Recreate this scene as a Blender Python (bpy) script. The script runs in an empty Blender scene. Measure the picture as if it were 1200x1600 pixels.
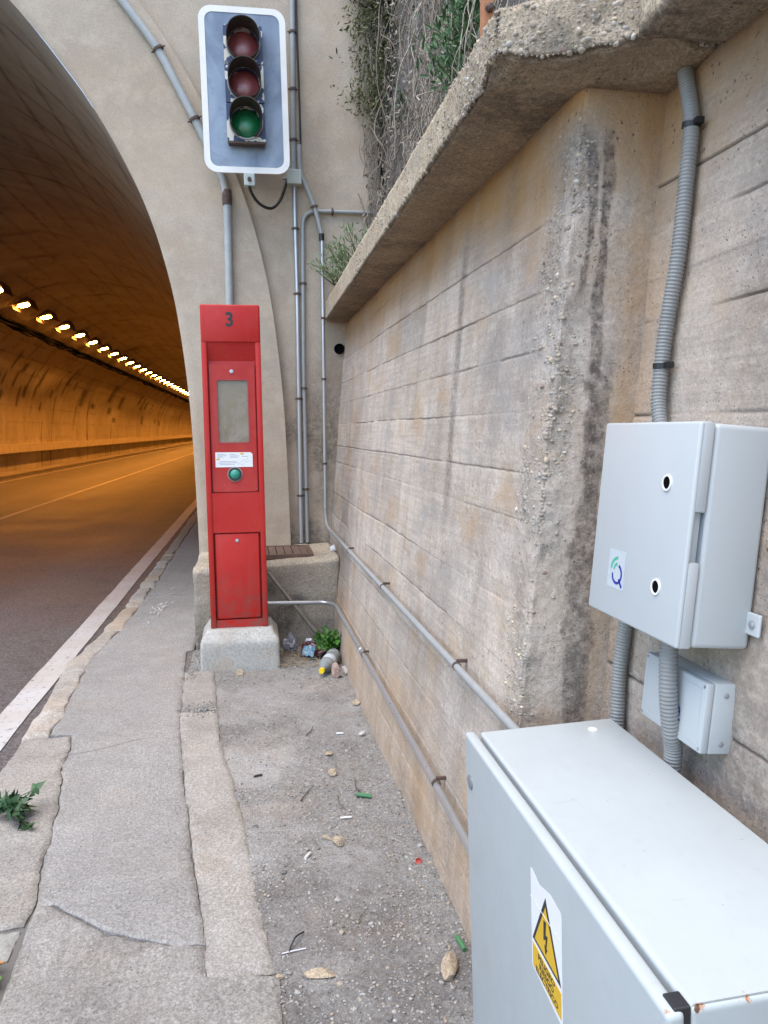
import bpy, bmesh, math, random
import numpy as np
from mathutils import Vector, Matrix, Euler

random.seed(7)
C = bpy.context.scene.collection
SC = bpy.context.scene
R = math.radians

# ------------------------------------------------------------------ camera
cd = bpy.data.cameras.new("camera")
cam = bpy.data.objects.new("camera", cd); C.objects.link(cam)
cd.sensor_fit = 'VERTICAL'; cd.sensor_height = 36.0; cd.lens = 27.0
cd.clip_start = 0.05; cd.clip_end = 2000
cam.location = (0, 0, 1.5)
cam.rotation_euler = (R(90 - 5.994), 0, R(-9.781))
SC.camera = cam

# ------------------------------------------------------------------ daylight
SUN_EL, SUN_AZ = 68.0, 235.0          # azimuth the light comes from, clockwise from +Y
w = bpy.data.worlds.new("World"); SC.world = w; w.use_nodes = True
wn = w.node_tree.nodes; wl = w.node_tree.links
sky = wn.new('ShaderNodeTexSky'); sky.sky_type = 'NISHITA'; sky.sun_disc = False
sky.sun_elevation = R(SUN_EL); sky.sun_rotation = R(SUN_AZ)
sky.air_density = 1.0; sky.dust_density = 0.6; sky.ozone_density = 1.0
wl.new(sky.outputs[0], wn['Background'].inputs['Color'])
wn['Background'].inputs['Strength'].default_value = 0.15
sd = bpy.data.lights.new("sun", 'SUN'); sd.energy = 1.25; sd.angle = R(60); sd.color = (1.0, 0.90, 0.78)
sun = bpy.data.objects.new("sun", sd); C.objects.link(sun)
sun.rotation_euler = (R(90 - SUN_EL), 0, R(180 - SUN_AZ))
vs = SC.view_settings
vs.view_transform = 'Standard'; vs.look = 'None'; vs.gamma = 1.0; vs.use_curve_mapping = False
vs.exposure = 1.80
SC.cycles.max_bounces = 8; SC.cycles.diffuse_bounces = 5
SC.cycles.use_denoising = True
SC.cycles.caustics_reflective = False; SC.cycles.caustics_refractive = False

# ------------------------------------------------------------------ noise in numpy
def _hash(i, j, k, seed):
    with np.errstate(over='ignore'):
        h = (i.astype(np.int64) * 374761393 + j.astype(np.int64) * 668265263 +
             k.astype(np.int64) * 2147483647 + seed * 1013904223) & 0xFFFFFFFF
        h = ((h ^ (h >> 13)) * 1274126177) & 0xFFFFFFFF
        h = ((h ^ (h >> 16)) * 2246822519) & 0xFFFFFFFF
        return ((h ^ (h >> 15)) & 0xFFFFFF) / float(0x1000000)

def vnoise(P, s, seed=0):
    Q = np.asarray(P, float) * s + 1000.0
    I = np.floor(Q).astype(np.int64); f = Q - I; f = f * f * (3 - 2 * f)
    out = 0
    for a in (0, 1):
        wa = f[..., 0] if a else 1 - f[..., 0]
        for b in (0, 1):
            wb = f[..., 1] if b else 1 - f[..., 1]
            for c in (0, 1):
                wc = f[..., 2] if c else 1 - f[..., 2]
                out = out + wa * wb * wc * _hash(I[..., 0] + a, I[..., 1] + b, I[..., 2] + c, seed)
    return out

def fbm(P, s, octv=4, seed=0, gain=.5):
    t = 0; a = 1.0; n = 0
    for o in range(octv):
        t = t + a * vnoise(P, s * 2 ** o, seed + o * 17); n += a; a *= gain
    return t / n

def worley(P, s, seed=0):
    Q = np.asarray(P, float) * s + 1000.0
    I = np.floor(Q).astype(np.int64); f = Q - I
    d1 = np.full(f.shape[:-1], 9.0); d2 = d1.copy(); cid = np.zeros(f.shape[:-1])
    for a in (-1, 0, 1):
        for b in (-1, 0, 1):
            for c in (-1, 0, 1):
                i, j, k = I[..., 0] + a, I[..., 1] + b, I[..., 2] + c
                dx = a + _hash(i, j, k, seed) - f[..., 0]
                dy = b + _hash(i, j, k, seed + 1) - f[..., 1]
                dz = c + _hash(i, j, k, seed + 2) - f[..., 2]
                d = np.sqrt(dx * dx + dy * dy + dz * dz)
                m = d < d1
                d2 = np.where(m, d1, np.minimum(d2, d)); cid = np.where(m, _hash(i, j, k, seed + 3), cid)
                d1 = np.where(m, d, d1)
    return d1, d2, cid

def sstep(a, b, x):
    t = np.clip((x - a) / (b - a), 0, 1); return t * t * (3 - 2 * t)

def V3(x, y, z):
    return np.stack(np.broadcast_arrays(np.asarray(x, float), np.asarray(y, float), np.asarray(z, float)), -1)

# ------------------------------------------------------------------ node helper
class Mat:
    def __init__(s, name, rough=.8, color=(.5, .5, .5), metal=0.0, spec=.5):
        s.m = bpy.data.materials.new(name); s.m.use_nodes = True
        s.n = s.m.node_tree.nodes; s.l = s.m.node_tree.links
        s.b = s.n['Principled BSDF']
        s.b.inputs['Roughness'].default_value = rough
        s.b.inputs['Base Color'].default_value = (*color, 1)
        s.b.inputs['Metallic'].default_value = metal
        s.b.inputs['Specular IOR Level'].default_value = spec
        s.tc = None
    def set(s, sock, v):
        if v is None: return
        if isinstance(v, bpy.types.NodeSocket): s.l.new(v, sock)
        elif isinstance(v, (tuple, list)):
            sock.default_value = (*v, 1) if len(v) == 3 and sock.type == 'RGBA' else v
        else: sock.default_value = v
    def co(s, scale=None):
        if s.tc is None: s.tc = s.n.new('ShaderNodeTexCoord')
        o = s.tc.outputs['Object']
        if scale is None: return o
        mp = s.n.new('ShaderNodeMapping'); s.l.new(o, mp.inputs[0]); mp.inputs['Scale'].default_value = scale
        return mp.outputs[0]
    def noise(s, scale, detail=4, rough=.55, vec=None, dist=0.0):
        t = s.n.new('ShaderNodeTexNoise'); s.l.new(vec or s.co(), t.inputs['Vector'])
        t.inputs['Scale'].default_value = scale; t.inputs['Detail'].default_value = detail
        t.inputs['Roughness'].default_value = rough; t.inputs['Distortion'].default_value = dist
        return t.outputs[0]
    def vor(s, scale, vec=None, out='Distance', feature='F1', rnd=1.0):
        t = s.n.new('ShaderNodeTexVoronoi'); t.feature = feature
        s.l.new(vec or s.co(), t.inputs['Vector']); t.inputs['Scale'].default_value = scale
        t.inputs['Randomness'].default_value = rnd
        return t.outputs[out]
    def attr(s, name, out='Fac'):
        t = s.n.new('ShaderNodeAttribute'); t.attribute_name = name; return t.outputs[out]
    def rng(s, v, a, b, c=0.0, d=1.0):
        t = s.n.new('ShaderNodeMapRange'); s.set(t.inputs[0], v)
        for i, q in enumerate((a, b, c, d)): t.inputs[i + 1].default_value = q
        t.clamp = True; return t.outputs[0]
    def math(s, op, a, b=None):
        t = s.n.new('ShaderNodeMath'); t.operation = op; s.set(t.inputs[0], a)
        if b is not None: s.set(t.inputs[1], b)
        return t.outputs[0]
    def mix(s, f, a, b, blend='MIX'):
        t = s.n.new('ShaderNodeMix'); t.data_type = 'RGBA'; t.blend_type = blend
        s.set(t.inputs[0], f); s.set(t.inputs[6], a); s.set(t.inputs[7], b); return t.outputs[2]
    def bump(s, h, strength=.4, dist=.01, prev=None):
        t = s.n.new('ShaderNodeBump'); t.inputs['Strength'].default_value = strength
        t.inputs['Distance'].default_value = dist; s.l.new(h, t.inputs['Height'])
        if prev is not None: s.l.new(prev, t.inputs['Normal'])
        return t.outputs[0]
    def out(s, color=None, rough=None, normal=None):
        s.set(s.b.inputs['Base Color'], color); s.set(s.b.inputs['Roughness'], rough)
        if normal is not None: s.l.new(normal, s.b.inputs['Normal'])
        return s.m

def concrete(name, c1, c2, c3, big=1.2, pits=.5, bumpk=.5, fine=70, rough=.9,
             dark=(.072, .058, .05), ochre=(.42, .225, .075), grain=None, speck=210, speckk=.22, huek=.3, aggw=0.0, grain2=None, fk=.36):
    m = Mat(name, rough, spec=.25)
    nb = m.noise(big, 6, .6, dist=.4); nm = m.noise(6, 6, .68); nf = m.noise(fine, 5, .75)
    col = m.mix(m.rng(nb, .38, .64), c1, c2)
    col = m.mix(m.rng(nm, .45, .75), col, c3)
    if grain2:
        g = m.noise(1.0, 4, .65, vec=m.co(grain2)); col = m.mix(1.0, col, m.rng(g, .3, .7, .86, 1.12), 'MULTIPLY')
    if grain:
        g = m.noise(1.0, 5, .7, vec=m.co(grain)); col = m.mix(m.rng(g, .45, .8, 0, .55), col, tuple(.62 * q for q in c2))
    tone = m.attr('tone')
    col = m.mix(1.0, col, m.rng(tone, -.5, .5, .72, 1.28), 'MULTIPLY')
    col = m.mix(1.0, col, m.rng(nf, .25, .75, 1 - fk, 1 + .9 * fk), 'MULTIPLY')
    sp = m.n.new('ShaderNodeRGBToBW'); m.l.new(m.vor(speck, out='Color'), sp.inputs[0])
    col = m.mix(1.0, col, m.rng(sp.outputs[0], .2, .8, 1 - speckk, 1 + speckk), 'MULTIPLY')
    hue = m.noise(2.6, 4, .6, vec=m.co((1, 1, 1.7))); col = m.mix(m.rng(hue, .52, .68, 0, huek), col, (.42, .29, .175)); col = m.mix(m.rng(hue, .46, .32, 0, huek), col, (.33, .305, .275))
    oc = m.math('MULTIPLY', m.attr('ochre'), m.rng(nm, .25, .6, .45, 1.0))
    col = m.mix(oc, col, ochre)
    v = m.vor(38); pm = m.rng(m.noise(4, 3, .6), .52, .66)
    pit = m.math('MULTIPLY', m.rng(v, .10, .17, 1, 0), pm)
    pit2 = m.math('MULTIPLY', m.rng(m.vor(90), .13, .20, 1, 0), m.rng(m.noise(7, 4, .65), .48, .62)); pit = m.math('MAXIMUM', pit, pit2)
    col = m.mix(m.math('MULTIPLY', pit, pits), col, tuple(.28 * q for q in c2))
    rg = m.attr('rough')
    vs_ = m.vor(125, out='Color', vec=None); vg = m.n.new('ShaderNodeRGBToBW'); m.l.new(vs_, vg.inputs[0])
    ag = sum(c1) / 3; g2 = [(1 - aggw) * k_ * ag + aggw * q for k_, q in zip((1.08, 1.0, .90), c1)]; agg = m.mix(m.rng(vg.outputs[0], .2, .8), tuple((.52 + .1 * aggw) * q for q in g2), tuple((1.14 + .22 * aggw) * q for q in g2))
    col = m.mix(m.math('MULTIPLY', m.math('MULTIPLY', rg, .62), m.rng(nm, .35, .6, .35, 1.0)), col, agg)
    st = m.mix(m.rng(m.attr('stone'), 0, 1), (.22, .17, .15), (.62, .57, .50))
    col = m.mix(m.attr('stonemask'), col, st)
    dk = m.math('MULTIPLY', m.attr('dark'), m.rng(m.noise(34, 6, .8), .36, .58, .22, 1.0))
    col = m.mix(dk, col, dark)
    ln = m.attr('line'); col = m.mix(ln, col, (.075, .062, .052))
    h = m.math('ADD', m.math('MULTIPLY', nf, .6), m.math('MULTIPLY', nm, .9))
    h = m.math('SUBTRACT', h, m.math('MULTIPLY', pit, 1.0))
    nrm = m.bump(h, bumpk, .012)
    vd = m.noise(85, 6, .8); nrm = m.bump(m.math('MULTIPLY', vd, rg), .75, .013, nrm)
    return m.out(col, None, nrm)

# ------------------------------------------------------------------ mesh helpers
class MB:
    def __init__(s): s.v = []; s.f = []; s.mi = []
    def add(s, vs, fs, mi=0):
        o = len(s.v); s.v += [tuple(p) for p in vs]; s.f += [tuple(i + o for i in f) for f in fs]; s.mi += [mi] * len(fs); return s
    def box(s, x0, x1, y0, y1, z0, z1, mi=0):
        return s.add([(x0, y0, z0), (x1, y0, z0), (x1, y1, z0), (x0, y1, z0), (x0, y0, z1), (x1, y0, z1), (x1, y1, z1), (x0, y1, z1)],
                     [(0, 3, 2, 1), (4, 5, 6, 7), (0, 1, 5, 4), (1, 2, 6, 5), (2, 3, 7, 6), (3, 0, 4, 7)], mi)
    def rbox(s, x0, x1, y0, y1, z0, z1, bev=.005, seg=3, mi=0):
        bm = bmesh.new(); bmesh.ops.create_cube(bm, size=1)
        for v in bm.verts:
            v.co = ((x0 + x1) / 2 + v.co.x * (x1 - x0), (y0 + y1) / 2 + v.co.y * (y1 - y0), (z0 + z1) / 2 + v.co.z * (z1 - z0))
        bmesh.ops.bevel(bm, geom=bm.edges[:], offset=bev, segments=seg, affect='EDGES', profile=.5)
        bm.verts.index_update(); s.add([v.co[:] for v in bm.verts], [[v.index for v in f.verts] for f in bm.faces], mi); bm.free(); return s
    def tube(s, path, r, n=12, caps=True, mi=0, rfun=None):
        P = [Vector(p) for p in path]; k = len(P)
        T = [(P[min(i + 1, k - 1)] - P[max(i - 1, 0)]).normalized() for i in range(k)]
        a = Vector((0, 0, 1)) if abs(T[0].z) < .9 else Vector((1, 0, 0))
        u = T[0].cross(a).normalized(); vs = []
        for i in range(k):
            u = (u - T[i] * u.dot(T[i])).normalized(); q = T[i].cross(u)
            rr = rfun(i) if rfun else (r[i] if isinstance(r, (list, tuple)) else r)
            for j in range(n):
                t = 2 * math.pi * j / n; vs.append(P[i] + (u * math.cos(t) + q * math.sin(t)) * rr)
        fs = [(i * n + j, i * n + (j + 1) % n, (i + 1) * n + (j + 1) % n, (i + 1) * n + j) for i in range(k - 1) for j in range(n)]
        if caps: fs += [tuple(range(n))[::-1], tuple((k - 1) * n + j for j in range(n))]
        return s.add(vs, fs, mi)
    def prism(s, poly, o, ux, uy, un, d0, d1, mi=0):
        """2-D polygon in plane (o,ux,uy) extruded along un from d0 to d1"""
        o, ux, uy, un = map(Vector, (o, ux, uy, un)); n = len(poly)
        vs = [o + ux * a + uy * b + un * d0 for a, b in poly] + [o + ux * a + uy * b + un * d1 for a, b in poly]
        fs = [tuple(range(n))[::-1], tuple(range(n, 2 * n))] + [(i, (i + 1) % n, n + (i + 1) % n, n + i) for i in range(n)]
        return s.add(vs, fs, mi)
    def ringprism(s, outer, inner, o, ux, uy, un, d0, d1, mi=0):
        o, ux, uy, un = map(Vector, (o, ux, uy, un)); n = len(outer); vs = []
        for d in (d0, d1):
            for L in (outer, inner): vs += [o + ux * a + uy * b + un * d for a, b in L]
        fs = []
        for i in range(n):
            j = (i + 1) % n
            fs += [(i, n + i, n + j, j), (2 * n + i, 2 * n + j, 3 * n + j, 3 * n + i), (i, j, 2 * n + j, 2 * n + i), (n + i, 3 * n + i, 3 * n + j, n + j)]
        return s.add(vs, fs, mi)
    def lathe(s, prof, o, ax, n=24, mi=0, cap0=False, cap1=False):
        o, ax = Vector(o), Vector(ax).normalized()
        a = Vector((0, 0, 1)) if abs(ax.z) < .9 else Vector((1, 0, 0)); u = ax.cross(a).normalized(); q = ax.cross(u)
        vs = [o + ax * h + (u * math.cos(2 * math.pi * j / n) + q * math.sin(2 * math.pi * j / n)) * r for r, h in prof for j in range(n)]
        k = len(prof)
        fs = [(i * n + j, i * n + (j + 1) % n, (i + 1) * n + (j + 1) % n, (i + 1) * n + j) for i in range(k - 1) for j in range(n)]
        if cap0: fs.append(tuple(range(n))[::-1])
        if cap1: fs.append(tuple((k - 1) * n + j for j in range(n)))
        return s.add(vs, fs, mi)
    def build(s, name, mat, parent=None, smooth=False, local=False, origin=None, autos=None):
        me = bpy.data.meshes.new(name); vs = s.v
        if parent is not None and not local:
            M = world_of(parent).inverted(); vs = [M @ Vector(p) for p in vs]
        if parent is None and origin is not None:
            vs = [Vector(p) - Vector(origin) for p in vs]
        me.from_pydata([tuple(p) for p in vs], [], s.f)
        mats = mat if isinstance(mat, (list, tuple)) else [mat]
        for q in mats: me.materials.append(q)
        if len(mats) > 1: me.polygons.foreach_set('material_index', s.mi)
        bm = bmesh.new(); bm.from_mesh(me); bmesh.ops.recalc_face_normals(bm, faces=bm.faces[:]); bm.to_mesh(me); bm.free()
        o = bpy.data.objects.new(name, me); C.objects.link(o)
        if smooth: me.polygons.foreach_set('use_smooth', [True] * len(me.polygons))
        if autos is not None: me.set_sharp_from_angle(angle=R(autos))
        if parent is not None: o.parent = parent
        elif origin is not None: o.location = origin
        return o

def world_of(o):
    M = Matrix.LocRotScale(o.location, o.rotation_euler, o.scale)
    return world_of(o.parent) @ M if o.parent else M

def grid(name, P, mat, attrs=None, parent=None, smooth=True, wrap=False, local=False):
    P = np.asarray(P, float); n, m = P.shape[:2]
    co = P.reshape(-1, 3)
    if parent is not None and not local:
        co = co - np.array(world_of(parent).translation)
    idx = np.arange(n * m).reshape(n, m)
    if wrap: idx = np.concatenate([idx, idx[:1]], 0)
    a, b, c, d = idx[:-1, :-1], idx[1:, :-1], idx[1:, 1:], idx[:-1, 1:]
    F = np.stack([a, b, c, d], -1).reshape(-1, 4)
    me = bpy.data.meshes.new(name)
    me.vertices.add(len(co)); me.vertices.foreach_set('co', co.ravel())
    me.loops.add(F.size); me.loops.foreach_set('vertex_index', F.ravel().astype(np.int32))
    me.polygons.add(len(F)); me.polygons.foreach_set('loop_start', np.arange(0, F.size, 4, dtype=np.int32))
    me.polygons.foreach_set('use_smooth', np.full(len(F), smooth))
    me.update(calc_edges=True); me.validate()
    for k, v in (attrs or {}).items():
        at = me.attributes.new(k, 'FLOAT', 'POINT'); at.data.foreach_set('value', np.broadcast_to(v, (n, m)).astype(np.float32).ravel())
    me.materials.append(mat)
    o = bpy.data.objects.new(name, me); C.objects.link(o)
    if parent is not None: o.parent = parent
    return o

def thing(name, label, cat, loc=(0, 0, 0), rot=(0, 0, 0), group=None):
    o = bpy.data.objects.new(name, None); C.objects.link(o); o.location = loc; o.rotation_euler = rot
    o.empty_display_size = .1
    o['label'] = label; o['category'] = cat
    if group: o['group'] = group
    return o

def tag(o, label, cat, group=None):
    o['label'] = label; o['category'] = cat
    if group: o['group'] = group
    return o

def kind(o, k): o['kind'] = k; return o

def fillet(pts, r, n=8):
    P = [Vector(p) for p in pts]; out = [P[0]]
    for i in range(1, len(P) - 1):
        a, b, c = P[i - 1], P[i], P[i + 1]
        d1, d2 = (a - b), (c - b); k = min(r, d1.length * .48, d2.length * .48)
        s, e = b + d1.normalized() * k, b + d2.normalized() * k
        for t in range(n + 1):
            q = t / n; out.append(s * (1 - q) ** 2 + b * 2 * q * (1 - q) + e * q * q)
    out.append(P[-1]); return out

def catmull(pts, n=10):
    P = [Vector(p) for p in pts]; P = [P[0] * 2 - P[1]] + P + [P[-1] * 2 - P[-2]]; out = []
    for i in range(1, len(P) - 2):
        for t in range(n):
            q = t / n
            out.append(.5 * ((2 * P[i]) + (P[i + 1] - P[i - 1]) * q + (2 * P[i - 1] - 5 * P[i] + 4 * P[i + 1] - P[i + 2]) * q * q
                             + (3 * P[i] - P[i - 1] - 3 * P[i + 1] + P[i + 2]) * q ** 3))
    out.append(P[-2]); return out

def resample(pts, step):
    P = [Vector(p) for p in pts]; L = [0]
    for i in range(1, len(P)): L.append(L[-1] + (P[i] - P[i - 1]).length)
    n = max(2, int(L[-1] / step)); A = np.array([p[:] for p in P]); t = np.linspace(0, L[-1], n + 1)
    return [Vector((np.interp(q, L, A[:, 0]), np.interp(q, L, A[:, 1]), np.interp(q, L, A[:, 2]))) for q in t]

def rrect(w_, h_, r, n=6):
    out = []
    for cx, cy, a0 in ((w_ / 2 - r, h_ / 2 - r, 0), (-w_ / 2 + r, h_ / 2 - r, 90), (-w_ / 2 + r, -h_ / 2 + r, 180), (w_ / 2 - r, -h_ / 2 + r, 270)):
        for i in range(n + 1):
            a = R(a0 + 90 * i / n); out.append((cx + r * math.cos(a), cy + r * math.sin(a)))
    return out

def circ(r, n=24, cx=0, cy=0):
    return [(cx + r * math.cos(2 * math.pi * i / n), cy + r * math.sin(2 * math.pi * i / n)) for i in range(n)]

def text_mesh(body, size, name, mat, parent, M, bold=.0, sx=1.0, depth=.0006, space=1.0, line=1.0):
    """flat lettering as a mesh; M places its local x/y plane in the parent's space"""
    cu = bpy.data.curves.new(name, 'FONT'); cu.body = body; cu.size = size; cu.align_x = 'CENTER'; cu.align_y = 'CENTER'
    cu.offset = bold; cu.extrude = depth; cu.space_character = space; cu.space_line = line
    to = bpy.data.objects.new(name, cu); C.objects.link(to)
    dg = bpy.context.evaluated_depsgraph_get()
    me = bpy.data.meshes.new_from_object(to.evaluated_get(dg)); bpy.data.objects.remove(to); bpy.data.curves.remove(cu)
    me.transform(M @ Matrix.Diagonal((sx, 1, 1, 1))); me.materials.clear(); me.materials.append(mat); me.name = name
    o = bpy.data.objects.new(name, me); C.objects.link(o); o.parent = parent; return o

# ------------------------------------------------------------------ materials
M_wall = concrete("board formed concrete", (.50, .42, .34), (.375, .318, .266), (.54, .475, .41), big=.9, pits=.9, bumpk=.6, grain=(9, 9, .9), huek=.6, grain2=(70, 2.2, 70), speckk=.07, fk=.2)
M_recess = concrete("recessed wall concrete", (.46, .385, .315), (.345, .29, .245), (.52, .445, .375), big=1.4, pits=.9, bumpk=.6, huek=.55, grain2=(70, 2.2, 70), speckk=.06, fk=.2)
M_coping = concrete("coping concrete", (.44, .36, .255), (.32, .255, .175), (.50, .42, .32), big=2.5, pits=.8, bumpk=.8, aggw=.9, speckk=.3)
M_head = concrete("rendered portal concrete", (.46, .385, .298), (.395, .33, .256), (.50, .43, .34), big=.7, pits=.15, bumpk=.35, fine=110, speckk=.06, huek=.2, fk=.2)
M_block = concrete("stained block concrete", (.37, .315, .235), (.25, .22, .175), (.43, .37, .28), big=3.2, pits=.7, bumpk=.9)
M_plinth = concrete("pale plinth concrete", (.37, .36, .325), (.31, .30, .268), (.42, .41, .38), big=3, pits=.5, bumpk=.3, speckk=.06, huek=.15)
M_pave = concrete("worn pavement", (.325, .312, .29), (.275, .263, .243), (.37, .356, .333), big=.8, pits=.3, bumpk=.9, fine=95, huek=.1)
M_smooth = concrete("smooth pavement concrete", (.275, .257, .228), (.235, .217, .19), (.315, .297, .267), big=2.4, pits=.35, bumpk=.35, fine=80, huek=.12)
M_broom = concrete("broomed concrete", (.27, .255, .23), (.225, .212, .19), (.31, .295, .27), big=1.5, pits=.3, bumpk=.7, fine=60, grain=(60, 2.5, 60), huek=.1)
M_kerb = concrete("old kerb stone", (.33, .285, .232), (.285, .262, .228), (.40, .38, .345), big=4.5, pits=.5, bumpk=.6)
M_gravel = concrete("compacted gravel soil", (.295, .283, .264), (.225, .213, .196), (.34, .327, .307), big=1.6, pits=.3, bumpk=1.0, fine=120, huek=.2)
M_soil = Mat("dark joint soil", .95, (.135, .125, .11)).m
M_ground = Mat("ground", .95, (.16, .14, .11)).m

def simple(name, col, rough=.5, metal=0, spec=.5, var=.12, scale=8, bump=0.0, dirt=None, dirtk=.5, coat=0):
    m = Mat(name, rough, col, metal, spec)
    n = m.noise(scale, 5, .65)
    c = m.mix(1.0, col, m.rng(n, .25, .75, 1 - var, 1 + var), 'MULTIPLY')
    if dirt:
        d = m.rng(m.noise(scale * .6, 6, .7, dist=.6), .5, .72, 0, dirtk); c = m.mix(d, c, dirt)
    m.b.inputs['Coat Weight'].default_value = coat
    r_ = m.rng(m.noise(scale * 2.3, 4, .6), .3, .7, max(.02, rough - .08), min(1, rough + .1))
    return m.out(c, r_, m.bump(m.noise(scale * 9, 3, .6), bump, .002) if bump else None)

M_red = simple("red enamel", (.48, .020, .014), .42, dirt=(.30, .045, .04), dirtk=.35, scale=5, bump=.04)
M_redw = simple("faded red enamel", (.46, .032, .026), .5, dirt=(.34, .10, .08), dirtk=.6, scale=7, bump=.05)
M_white = simple("white frame paint", (.74, .73, .69), .5, var=.05)
M_cab = simple("grey white cabinet paint", (.475, .535, .54), .42, var=.025, scale=3, dirt=(.57, .57, .545), dirtk=.4, bump=.06)
M_poly = simple("light grey polyester box", (.435, .46, .46), .42, var=.02, scale=4, bump=.05)
M_pvc = simple("grey conduit plastic", (.285, .295, .29), .45, var=.1, scale=20)
M_pvcl = simple("pale grey conduit plastic", (.34, .355, .345), .5, var=.12, scale=14, dirt=(.42, .42, .39), dirtk=.4)
M_corr = simple("grey corrugated hose", (.235, .235, .225), .55, var=.12, scale=9, dirt=(.32, .30, .27), dirtk=.5)
M_steel = simple("galvanised conduit", (.44, .445, .45), .36, metal=.7, var=.04, scale=6)
M_rust = simple("rusty steel", (.085, .056, .044), .8, var=.4, scale=30, bump=.3)
M_black = simple("black plastic", (.02, .02, .022), .5, var=.1)
M_dark = Mat("dark hollow", 1.0, (.006, .006, .006), spec=0.0).m
M_tie = simple("black cable tie", (.012, .012, .013), .45)
M_jbox = simple("grey green junction box", (.42, .46, .42), .5, var=.05)
M_grate = simple("brown steel grate", (.135, .085, .06), .7, var=.3, scale=25, bump=.2)
M_visor = simple("sun bleached black visor", (.035, .028, .022), .7, var=.4, scale=25)
M_rim = simple("pale visor rim", (.30, .29, .26), .6, var=.2, scale=20)
M_yellow = simple("yellow warning print", (.62, .38, .012), .4, var=.04)
M_ink = Mat("black print", .5, (.015, .014, .016)).m
M_paper = simple("white sticker", (.70, .71, .72), .4, var=.03)
M_clear = simple("clear grey sticker", (.47, .51, .53), .3, var=.02)
M_blue = Mat("dark blue print", .4, (.018, .03, .25)).m
M_teal = Mat("green print", .4, (.07, .40, .27)).m

def enamel(name, col, fade):
    m = Mat(name, .42, col, spec=.3); z = m.n.new('ShaderNodeSeparateXYZ'); m.l.new(m.co(), z.inputs[0]); zz_ = z.outputs[2]
    n1 = m.noise(4, 5, .65); n2 = m.noise(14, 6, .7); n3 = m.noise(1, 5, .65, vec=m.co((26, 26, 1.6)))
    c = m.mix(m.rng(n1, .35, .68), col, fade)
    c = m.mix(m.rng(n3, .55, .75, 0, .28), c, (.26, .07, .055))
    gz2 = m.math('MULTIPLY', m.rng(zz_, .45, .02, 0, 1), m.rng(n2, .38, .62, 0, .75)); c = m.mix(gz2, c, (.16, .065, .05))
    ch = m.math('MULTIPLY', m.rng(m.vor(34), .06, .09, 1, 0), m.rng(n1, .5, .6)); c = m.mix(m.math('MULTIPLY', ch, .7), c, (.50, .36, .33))
    return m.out(c, m.rng(n2, .3, .7, .34, .58), m.bump(n2, .05, .003))
M_red = enamel("red enamel", (.41, .012, .009), (.42, .028, .022)); M_redw = enamel("faded red enamel", (.37, .019, .016), (.42, .045, .038))
def lens_mat(name, col, hot):
    m = Mat(name, .22, col); lw = m.vor(140); ctr = m.attr('ctr')
    c = m.mix(m.rng(ctr, 0, 1), col, hot)  # pale lens centre is a highlight put into the colour
    c = m.mix(1.0, c, m.rng(m.noise(14, 4, .6), .3, .7, .8, 1.1), 'MULTIPLY')
    return m.out(c, None, m.bump(lw, .15, .004))
M_lred = lens_mat("red lens", (.30, .07, .075), (.56, .24, .24))
M_lgrn = lens_mat("green lens", (.008, .15, .05), (.06, .42, .17))

m = Mat("faded sky tinted backboard", .38, (.15, .2, .28))
n1 = m.noise(3.2, 6, .6, dist=.8, vec=m.co((1, 1, .55))); n2 = m.noise(11, 5, .65)
c = m.mix(m.rng(n1, .38, .62), (.135, .175, .24), (.26, .32, .395)); c = m.mix(m.rng(n2, .55, .75, 0, .45), c, (.075, .095, .14))  # blue grey patches put the sky's reflection into the faded black plastic
M_board = m.out(c, m.rng(n2, .3, .7, .32, .5))
m = Mat("flaking signal housing", .6, (.05, .06, .1))
n1 = m.noise(13, 3, .5); M_house = m.out(m.mix(m.rng(n1, .51, .53), (.028, .045, .10), (.56, .53, .46)), None, m.bump(n1, .1, .01))
m = Mat("pane with reflection tint", .2, (.2, .19, .16))
n1 = m.noise(7, 5, .6, dist=1.0); M_pane = m.out(m.mix(m.rng(n1, .35, .65), (.15, .118, .078), (.25, .215, .168)), m.rng(n1, .35, .65, .12, .4))  # brown and beige reflection in the glass put into its colour
m = Mat("asphalt", .75, (.06, .058, .058), spec=.5)
n1 = m.noise(.6, 5, .6); n2 = m.noise(150, 4, .75); n3 = m.noise(1, 5, .6, vec=m.co((2.2, .05, 1)))
c = m.mix(m.rng(n1, .35, .65), (.082, .076, .076), (.105, .098, .095)); c = m.mix(m.rng(n3, .45, .7, 0, .5), c, (.07, .064, .064))
n4 = m.n.new('ShaderNodeRGBToBW'); m.l.new(m.vor(95, out='Color'), n4.inputs[0]); n5 = m.noise(2.4, 6, .7, dist=.8); n6 = m.noise(1, 4, .6, vec=m.co((1.1, .02, 1)))
c = m.mix(m.rng(n5, .52, .68, 0, .5), c, (.045, .042, .043)); c = m.mix(m.rng(n6, .5, .62, 0, .5), c, (.125, .115, .112))
c = m.mix(1.0, c, m.rng(n4.outputs[0], .2, .85, .6, 1.55), 'MULTIPLY'); c = m.mix(1.0, c, m.rng(n2, .25, .75, .62, 1.4), 'MULTIPLY')
M_asph = m.out(c, m.rng(n1, .3, .7, .58, .72), m.bump(n2, .5, .01))
m = Mat("worn road paint", .6, (.6, .6, .58))
n1 = m.noise(26, 5, .7); n2 = m.noise(2.5, 4, .6)
c = m.mix(m.rng(n2, .4, .65), (.46, .465, .455), (.42, .40, .37)); M_line = m.out(m.mix(m.rng(n1, .57, .66), c, (.13, .122, .115)), None, m.bump(n1, .3, .006))
m = Mat("faded centre line", .65, (.4, .38, .33)); n1 = m.noise(9, 5, .7)
M_line2 = m.out(m.mix(m.rng(n1, .5, .62), (.42, .40, .36), (.16, .15, .14)))

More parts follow.
